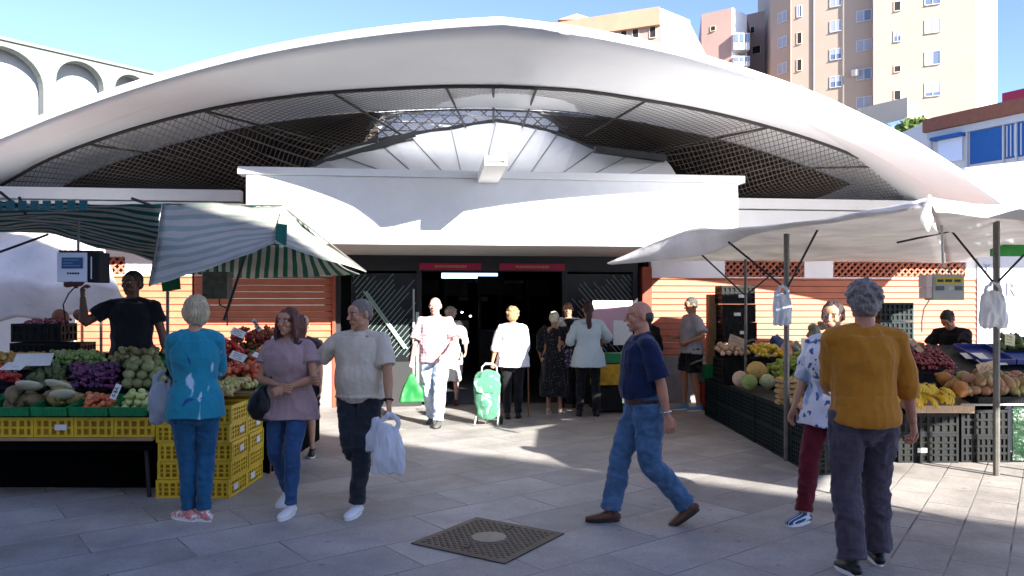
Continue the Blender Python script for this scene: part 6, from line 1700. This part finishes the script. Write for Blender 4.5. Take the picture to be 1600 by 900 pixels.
rd=random.Random(19)  # random boxes added to break up the bright far window
for k in range(9):
    u=BL(672,0,5).x+rd.uniform(0,2.1); v=rd.uniform(5.5,7.5); z=rd.uniform(1.7,2.35)
    bm=B(); box(bm,u,u+rd.uniform(.1,.5),v,v+.04,z,z+rd.uniform(.05,.16)); obj('inner_blocker',bm,mat('inner_blocker_%d'%(k%3),((.30,.30,.30),(.08,.10,.16),(.25,.08,.06))[k%3],rough=.6),HALL)
# ---------------------------------------------------------------- people
def G(px,py):       # a point of the paving
    Y=CAMZ*F/(py-HY); return (px-800)/F*Y, Y
C_=cloth_mat
jeans=C_('blue_jeans',(.028,.070,.155),var=.35); jeans_lt=C_('light_jeans',(.065,.135,.24),var=.45); jeans_dk=C_('dark_grey_jeans',(.022,.024,.030),var=.3)
jeans_teal=C_('teal_blue_jeans',(.014,.08,.16),var=.35); jeans_pale=C_('pale_jeans',(.42,.50,.62),var=.2); grey_j=C_('grey_jeans',(.16,.19,.22),var=.3)
blackc=C_('black_fabric',(.010,.010,.012),var=.2); shoe_w=mat('white_shoe',(.72,.71,.69),rough=.5,var=.05); sole_w=mat('white_sole',(.75,.74,.70),rough=.6); shoe_b=mat('black_shoe',(.015,.015,.015),rough=.4); shoe_br=mat('brown_leather',(.10,.045,.025),rough=.4,var=.2); sole_d=mat('dark_sole',(.03,.025,.02),rough=.7)
shoe_pk=C_('coral_sneaker',(.62,.22,.20),pattern=pat_noise((.70,.68,.66),30,.5,.52)); shoe_bl=C_('blue_sneaker',(.03,.09,.20),pattern=pat_wave((.7,.7,.7),14,.86,.9)); shoe_sky=mat('sky_blue_shoe',(.10,.26,.46),rough=.6)
# 1 vendor at the hanging scale
p=W(207,480,7.45)
person('vendor in a black t-shirt reaching up to the hanging scale at the left stall',p.x,7.45,1.76,8,z0=.19,skin='dark',vox=.009,
  wR=(-.37,-.17,1.45),poleR=(-.6,-.1,-1),wL=(.34,-.02,.80),curlR=.7,head=(-22,0),hair=('cropped',(.02,.018,.016)),
  top=('tee',blackc,.016,.90,.62),bottom=('jeans',grey_j,.014),shoes=(shoe_b,sole_d),brow=(.02,.015,.01),belly=.02)
bx=empty('step_platform',(p.x,7.45,0),0,'low wooden platform under the vendor at the left stall','platform'); bm=B(); box(bm,-.5,.5,-.25,.3,0,.19); obj('boards',bm,M_wood,bx)
# 2 woman in teal, back view
x,y=G(305,812)
tealp=C_('teal_print_top',(.015,.20,.27),var=.10,pattern=pats(pat_noise((.40,.52,.60),5,.62,.66,(1,1,.35),1.5),pat_noise((.02,.06,.20),6,.66,.70,(1,1,.5),2.0)))
P2=person('woman in a teal printed top and blue jeans, seen from behind at the fruit stall',x,y,1.68,-158,vox=.006,female=True,skin='light',
  aL=(.045,.0,.08),aR=(-.06,.06,.08),footL=(38,0),footR=(45,0),pelvis=(-.0,.06),kneeL=(-.2,-1,0),wL=(.10,-.33,1.04),wR=(-.12,-.30,1.06),poleL=(.35,.6,-1),poleR=(-.35,.6,-1),
  curlL=.6,curlR=.5,head=(20,8),hair=('bob',(.40,.31,.18)),top=('blouse',tealp,.014,.80,1.62,.015),bottom=('jeans',jeans_teal,.010),shoes=(shoe_pk,sole_w),thick=1.04,width=.95)
hanging_bag('translucent grey plastic bag hanging from the arm of the woman in teal',253,602,5.75,.19,.30,mat('grey_bag_plastic',(.42,.46,.52),rough=.25,trans=.4,spec=.5),11)
# 3 woman in mauve
x,y=G(456,795)
mauve=C_('mauve_blouse',(.33,.215,.20),var=.10,pattern=pat_dots((.55,.46,.44),55,.16))
P3=person('woman with long auburn hair and mauve blouse, arm in arm with the cream polo man',x,y,1.60,-10,vox=.006,female=True,skin='tan',
  aL=(.085,-.20,.085),aR=(-.10,.13,.13),footR=(-8,22),footL=(0,0),wR=(-.0,-.22,1.06),wL=(.05,-.24,1.04),poleR=(-1,.3,-.3),poleL=(1,.3,-.3),curlL=.7,curlR=.7,palmR=(0,1,0),palmL=(0,1,0),
  head=(-12,-2),hair=('wavylong',(.10,.032,.018)),top=('blouse',mauve,.022,.78,.55,.035),bottom=('jeans',jeans,.006),shoes=(shoe_w,sole_w),brow=(.05,.02,.015),width=1.05,thick=1.08)
# 4 man in cream polo
x,y=G(553,800)
cream=C_('cream_polo',(.56,.48,.36),var=.06)
P4=person('man in a cream polo and dark jeans carrying white plastic bags',x,y,1.68,-14,vox=.006,skin='tan',
  aL=(.055,-.06,.08),aR=(-.075,.34,.30),footR=(-5,48),kneeR=(.25,-1,0),wL=(.33,-.06,.80),wR=(-.30,-.10,1.08),poleL=(.6,.8,0),poleR=(-.9,.7,-.3),curlL=1.2,curlR=.8,
  head=(-34,8),hair=('cropped',(.16,.13,.105)),top=('polo',cream,.016,.90,.80),bottom=('jeans',jeans_dk,.018),shoes=(shoe_w,sole_w),brow=(.06,.05,.045),belly=.045,width=1.05)
hanging_bag('bulging white plastic bags hanging from the hand of the man in the cream polo',608,668,5.68,.23,.36,M_bagw,21,handles=True)
hanging_bag('small knotted white plastic bag beside the bulging one in the same hand',585,658,5.74,.12,.24,M_bagw,22,handles=False)
def watch(P,side,m=M_blk,name='wrist_watch'):
    w=P['wL'] if side=='L' else P['wR']; e=P['eL'] if side=='L' else P['eR']; d=(w-e).normalized(); c=w-d*.025
    bm=B(); n=12; s=d.orthogonal().normalized(); t=d.cross(s)
    pts=[c+s*.033*math.cos(a)+t*.031*math.sin(a) for a in [2*math.pi*i/n for i in range(n)]]
    for a,b in zip(pts,pts[1:]+pts[:1]): bar(bm,a,b,.007,n=6)
    ellipsoid(bm,c+s*.036,(.012,.014,.014),u=10,v=6)
    obj(name,bm,m,P['root'])
watch(P4,'L')
# mauve woman's shoulder bag
def shoulder_bag():
    root=empty('shoulder_bag',P3['world']((0,0,0)),R(-10),'black shoulder bag on a long strap across the woman in mauve','shoulder bag'); root.scale=(P3['root'].scale[0],)*3
    bm=B(); tubepath(bm,[(-.20,-.13,1.02),(-.21,-.14,.95),(-.22,-.14,.86),(-.22,-.13,.80)],[(.05,.03),(.10,.05),(.125,.06),(.10,.05)],n=16,ref=Vector((1,-.3,0)).normalized()); me=remesh(bm,.007,2); displace(me,.012,12); link_mesh('pouch',me,mat('black_leather',(.012,.012,.013),rough=.35,bump=.3),root,smooth=True)
    bm=B(); 
    pts=[(-.17,-.13,1.03),(-.08,-.165,1.15),(.03,-.170,1.27),(.10,-.12,1.385),(.125,-.02,1.425),(.09,.08,1.38)]
    tubepath(bm,pts,[(.009,.004)]*6,n=6,sub=4); obj('strap',bm,mat('black_leather'),root)
shoulder_bag()
# person mostly hidden behind the couple
x,y=G(466,712)
person('person in dark shorts mostly hidden behind the couple',x,y,1.5,10,aL=(.17,-.04,.085),vox=.012,skin='light',hair=('short',(.03,.02,.02)),top=('tee',blackc,.014,.88,.6),bottom=('shorts',blackc,.03),shoes=(shoe_b,sole_w),aR=(-.08,.15,.09))
# 5 man in pink
x,y=G(681,664)
pinks=C_('pink_check_shirt',(.56,.34,.36),var=.05,pattern=pats(pat_wave((.66,.54,.55),9,.55,.65,'X'),pat_wave((.40,.24,.30),7,.86,.92,'Z')))
P5=person('bald man in a pink check shirt walking out with a green bag',x,y,1.75,-8,vox=.008,skin='pale',aL=(.075,-.16,.08),aR=(-.09,.16,.10),footR=(-10,18),
  wR=(-.30,-.10,.85),wL=(.22,-.28,.98),poleL=(.8,.8,-.2),curlR=1.1,hair=('bald',(.55,.53,.50)),top=('shirt',pinks,.030,.84,.88),bottom=('jeans',jeans_pale,.026),shoes=(mat('grey_shoe',(.10,.10,.09),rough=.6),sole_d),brow=(.4,.36,.32),belly=.04)
def green_bag():
    p=W(644,606,10.3); root=empty('shopping_bag',p,R(10),'bright green triangular shopping bag held by the man in pink','shopping bag')
    bm=B(); prism(bm,[Vector((-.17,-.05,-.19)),Vector((.17,-.05,-.19)),Vector((.14,-.04,-.02)),Vector((.02,-.01,.19)),Vector((-.03,-.01,.19)),Vector((-.13,-.04,-.02))],(0,.10,0)); me=remesh(bm,.012,2); displace(me,.02,8); link_mesh('bag',me,mat('bag_green',(.01,.14,.03),rough=.45),root,smooth=True)
green_bag()
# 6 woman behind him
x,y=G(704,632)
person('woman in a white dress half hidden behind the man in pink',x,y,1.60,5,vox=.011,female=True,skin='pale',hair=('curly',(.55,.52,.42)),dress=(C_('white_dress',(.66,.63,.58)),.42,.04),shoes=(shoe_br,sole_d),wL=(.26,-.18,.95))
# 7 woman with trolley
x,y=G(800,654)
wblouse=C_('white_blouse',(.70,.69,.70),var=.05)
P7=person('woman in a white blouse and black trousers leaning on a stick, back turned',x,y,1.60,176,vox=.008,female=True,skin='light',wR=(.05,0,0) if False else (-.20,-.10,.76),wL=(.30,.02,.86),aL=(.07,.05,.08),aR=(-.09,-.05,.08),
  hair=('curly',(.36,.20,.09)),top=('blouse',wblouse,.030,.80,1.35,.03),bottom=('jeans',blackc,.012),shoes=(shoe_b,sole_d),width=1.1,thick=1.12,curlL=.9,curlR=.9)
def trolley():
    p=G(762,664); root=empty('shopping_trolley',(p[0],p[1],0),R(-8),'pale green shopping trolley with white wheels beside the woman in white','trolley')
    gm=C_('trolley_green',(.07,.22,.13),var=.2,pattern=pat_noise((.30,.42,.34),6,.56,.60,(1,1,.6),2)); wm=mat('trolley_white',(.70,.70,.68),rough=.4)
    bm=B(); tubepath(bm,[(0,-.02,.17),(0,-.03,.30),(0,-.03,.50),(0,0,.66)],[(.155,.10),(.17,.12),(.18,.12),(.17,.09)],n=20,capn=2); me=remesh(bm,.012,2); displace(me,.022,7,seed=3,ridged=True); link_mesh('bag',me,gm,root,smooth=True)
    bm=B(); tubepath(bm,[(0,-.115,.64),(0,-.155,.55),(0,-.16,.46)],[(.17,.01),(.165,.012),(.12,.01)],n=16,ref=Vector((1,0,0))); obj('flap',bm,gm,root,smooth=True)
    for sx in (-1,1):
        bm=B(); poly_bar(bm,[(sx*.14,.10,.05),(sx*.14,.11,.4),(sx*.10,.13,.78),(sx*.05,.13,.82)],.010); obj('frame_tube',bm,wm,root)
        bm=B(); poly_bar(bm,[(sx*.14,.10,.10),(sx*.15,-.05,.12),(sx*.155,-.13,.02)],.009); obj('foot',bm,wm,root)
        bm=B(); bmesh.ops.create_cone(bm,cap_ends=True,segments=20,radius1=.06,radius2=.06,depth=.025,matrix=Matrix.Translation((sx*.175,.10,.062))@Matrix.Rotation(R(90),4,'Y')); obj('wheel',bm,shoe_b,root)
    bm=B(); bar(bm,(-.175,.10,.062),(.175,.10,.062),.007); obj('axle',bm,wm,root)
    bm=B(); bar(bm,(-.06,.13,.82),(.06,.13,.82),.015); obj('handle',bm,wm,root)
trolley()
w_=P7['world'](P7['wR']); bm=B(); poly_bar(bm,[(w_.x-.03,w_.y+.02,w_.z+.01),(w_.x+.02,w_.y+.03,w_.z+.02),(w_.x+.045,w_.y+.05,w_.z-.06),(w_.x+.05,w_.y+.07,.01)],.010); tag(obj('walking_stick',bm,mat('stick_wood',(.22,.10,.05),rough=.5)),'brown walking stick in the right hand of the woman in white','walking stick')
# 8 dotted dress
x,y=G(866,646)
person('white haired woman in a long dotted black dress, back turned',x,y,1.53,172,vox=.008,female=True,skin='tan',hair=('short',(.66,.60,.44)),dress=(C_('dotted_black',(.012,.012,.014),pattern=pat_dots((.38,.38,.38),34,.17)),.30,.05),shoes=(mat('beige_shoe',(.45,.36,.28)),sole_w),wL=(.24,-.16,.92),wR=(-.22,-.2,.95),width=1.15,thick=1.15)
# 9 man beyond
x,y=G(889,638)
person('grey haired man in a dark jacket and red scarf facing out between two women',x,y+.2,1.68,-5,vox=.010,skin='ruddy',hair=('receding',(.32,.31,.30)),top=('jacket',C_('dark_jacket',(.02,.018,.022)),.03,.82,1.9),bottom=('jeans',blackc,.02),shoes=(shoe_b,sole_d),wL=(.2,-.25,1.0),wR=(-.2,-.2,.9))
x9,y9=x,y
p=W(888,560,11.45); hanging_bag('patterned dark handbag between the two women in the queue',886,548,11.5,.22,.26,C_('patterned_bag',(.06,.05,.10),pattern=pat_noise((.5,.42,.42),22,.55,.6)),31,cat='handbag',name='handbag')
# 10 ponytail woman
x,y=G(920,650)
pb=C_('pale_blue_blouse',(.44,.52,.55),var=.05)
P10=person('woman with a long dark ponytail in a pale blue blouse and black trousers',x,y,1.68,180,vox=.008,female=True,skin='tan',hair=('ponytail',(.035,.012,.012)),top=('blouse',pb,.030,.74,1.6,.04),bottom=('jeans',blackc,.010),shoes=(shoe_b,sole_d),wR=(-.26,-.34,1.10),wL=(.20,-.24,1.08),aL=(.14,0,.08),aR=(-.12,.03,.08))
# 12 woman behind the man in navy
x,y=G(1012,640)
person('woman with long black hair half hidden behind the man in navy',x,y+.1,1.56,165,vox=.011,female=True,skin='tan',hair=('longback',(.012,.010,.010)),top=('blouse',blackc,.02,.82,1.5),bottom=('jeans',blackc,.012),shoes=(shoe_b,sole_d),wL=(.2,-.25,1.0))
# 11 man in navy striding left
x=(1008-800)/F*5.68; y=5.70
navy=C_('navy_polo',(.010,.018,.055),var=.12)
P11=person('balding man in a navy polo and blue jeans striding to the left',x,y,1.68,-86,vox=.006,skin='ruddy',pelvis=(0,0),
  aL=(.07,.30,.145),aR=(-.05,-.25,.085),footL=(4,30),footR=(0,0),wL=(.23,.13,.76),wR=(-.22,.02,.82),poleL=(.2,1,0),poleR=(-.2,1,0),curlL=.45,
  head=(2,2),hair=('bald',(.05,.035,.03)),top=('polo',navy,.020,.98,.92),bottom=('jeans',jeans_lt,.022,1.15),shoes=(shoe_br,sole_d),brow=(.10,.07,.06),belly=.035,lean=3)
watch(P11,'L',mat('silver_watch',(.6,.6,.58),rough=.25,metal=.8))
bm=B(); n=28; T=P11['T']
pts=[T(.184*math.cos(2*math.pi*i/n),-.006+.146*math.sin(2*math.pi*i/n),.955) for i in range(n)]
for a,b in zip(pts,pts[1:]+pts[:1]): bar(bm,a,b,.006,flat=(.007,.034))
obj('belt',bm,mat('belt_leather',(.06,.02,.015),rough=.4),P11['root'])
bm=B(); c=T(0,-.158,.955); box(bm,c.x-.025,c.x+.025,c.y-.006,c.y+.006,c.z-.02,c.z+.02); obj('belt_buckle',bm,mat('silver_watch'),P11['root'])
# 13 man in shorts
x,y=G(1083,641)
P13=person('man in a grey t-shirt, black shorts and blue shoes standing at the orange wall',x,y,1.75,-78,vox=.008,skin='tan',aL=(.07,.06,.08),aR=(-.10,-.10,.08),wL=(.16,-.16,1.04),wR=(-.14,-.24,1.10),poleL=(.9,.8,-.2),head=(5,14),
  hair=('cropped',(.07,.06,.055)),top=('tee',C_('grey_tee',(.36,.34,.36)),.022,.86,.85),bottom=('shorts',blackc,.03),shoes=(shoe_sky,sole_w),belly=.02)
# 14 woman in maroon trousers
x,y=G(1292,823)
bw=C_('blue_white_blouse',(.66,.66,.68),var=.05,pattern=pats(pat_noise((.05,.10,.25),16,.60,.63),pat_noise((.30,.40,.55),4,.56,.60,(1,1,.5),1)))
P14=person('woman in a white and blue blouse and maroon trousers beside the man in ochre',x+.10,y+.15,1.68,-58,vox=.006,female=True,skin='light',pelvis=(.0,.02),
  aR=(-.07,-.24,.085),aL=(.07,.34,.16),footL=(0,34),footR=(0,0),wR=(-.27,-.10,.83),wL=(.22,.1,.85),head=(22,4),hair=('bun',(.03,.018,.015)),
  top=('blouse',bw,.034,.76,1.12,.05),bottom=('jeans',C_('maroon_trousers',(.12,.012,.018),var=.2),.014),shoes=(shoe_bl,sole_w),width=1.05)
# 15 man in ochre
x,y=G(1348,888)
ochre=C_('ochre_sweater',(.42,.165,.015),var=.12); purp=C_('purple_grey_trousers',(.070,.055,.070),var=.3)
P15=person('man with curly grey hair in an ochre sweater, back turned',x,y,1.76,178,vox=.006,skin='ruddy',aL=(.11,.12,.085),aR=(-.13,-.10,.08),footL=(5,5),footR=(-10,0),pelvis=(0,.02),
  wR=(-.33,-.06,.81),wL=(.10,-.32,1.05),poleR=(-.2,1,0),poleL=(.15,.7,-1),head=(-12,6),hair=('curly',(.20,.17,.145)),top=('sweater',ochre,.018,.90,1.38),bottom=('jeans',purp,.024,1.35),shoes=(shoe_b,sole_w),width=.98,belly=.02,curlR=.6,brow=(.3,.28,.26))
# 16 vendor leaning over the cherries
p=W(1362,480,9.35)
person('vendor in a black t-shirt leaning over the cherries behind the man in ochre',p.x-.05,9.75,1.66,20,z0=0,vox=.010,skin='tan',lean=22,wL=(.38,-.62,1.18),wR=(-.1,-.5,1.05),poleL=(.5,.3,-.5),hair=('short',(.03,.025,.02)),
  top=('tee',blackc,.018,.90,.8),bottom=('jeans',blackc,.012),shoes=(shoe_b,sole_d))
# 17 vendor bent behind the scale
p=W(1500,480,9.9)
person('vendor in a black t-shirt and pale gloves bending behind the yellow display scale',p.x+.05,9.98,1.64,-55,vox=.010,skin='ruddy',lean=30,wL=(.08,-.62,1.12),wR=(-.16,-.60,1.10),poleL=(.9,.5,-.6),head=(0,20),hair=('short',(.02,.015,.012)),
  top=('tee',blackc,.020,.88,.7),bottom=('jeans',blackc,.012),shoes=(shoe_b,sole_d))
EXPOSURE=2.05
# ---------------------------------------------------------------- light and camera
SUN=Vector((.75,-1,.54)).normalized()
w=bpy.data.worlds.new('World'); SC.world=w; w.use_nodes=True
nt=w.node_tree; bg=nt.nodes['Background']; sky=nt.nodes.new('ShaderNodeTexSky'); sky.sky_type='NISHITA'; sky.sun_disc=False
el=math.asin(SUN.z); az=math.atan2(SUN.x,SUN.y)
sky.sun_elevation=el; sky.sun_rotation=az; sky.air_density=.6; sky.dust_density=.1; sky.ozone_density=4
hs=nt.nodes.new('ShaderNodeHueSaturation'); hs.inputs['Saturation'].default_value=.96; hs.inputs['Hue'].default_value=.511; nt.links.new(sky.outputs[0],hs.inputs['Color']); nt.links.new(hs.outputs[0],bg.inputs[0]); bg.inputs[1].default_value=.115
l=bpy.data.lights.new('sun','SUN'); l.energy=5; l.angle=R(.5); l.color=(1,.965,.92)
lo=bpy.data.objects.new('sun',l); COL.objects.link(lo); lo.rotation_euler=SUN.to_track_quat('Z','Y').to_euler(); lo.location=(20,-30,25)
c=bpy.data.cameras.new('camera'); co=bpy.data.objects.new('camera',c); COL.objects.link(co)
co.location=(0,0,CAMZ); co.rotation_euler=(R(90),0,0); c.lens=F/1600*36; c.sensor_width=36; c.shift_y=(HY-450)/1600; c.clip_end=3000; c.clip_start=.05
SC.camera=co
vs=SC.view_settings; vs.view_transform='Standard'; vs.look='None'; vs.gamma=1; vs.use_curve_mapping=False; vs.exposure=EXPOSURE
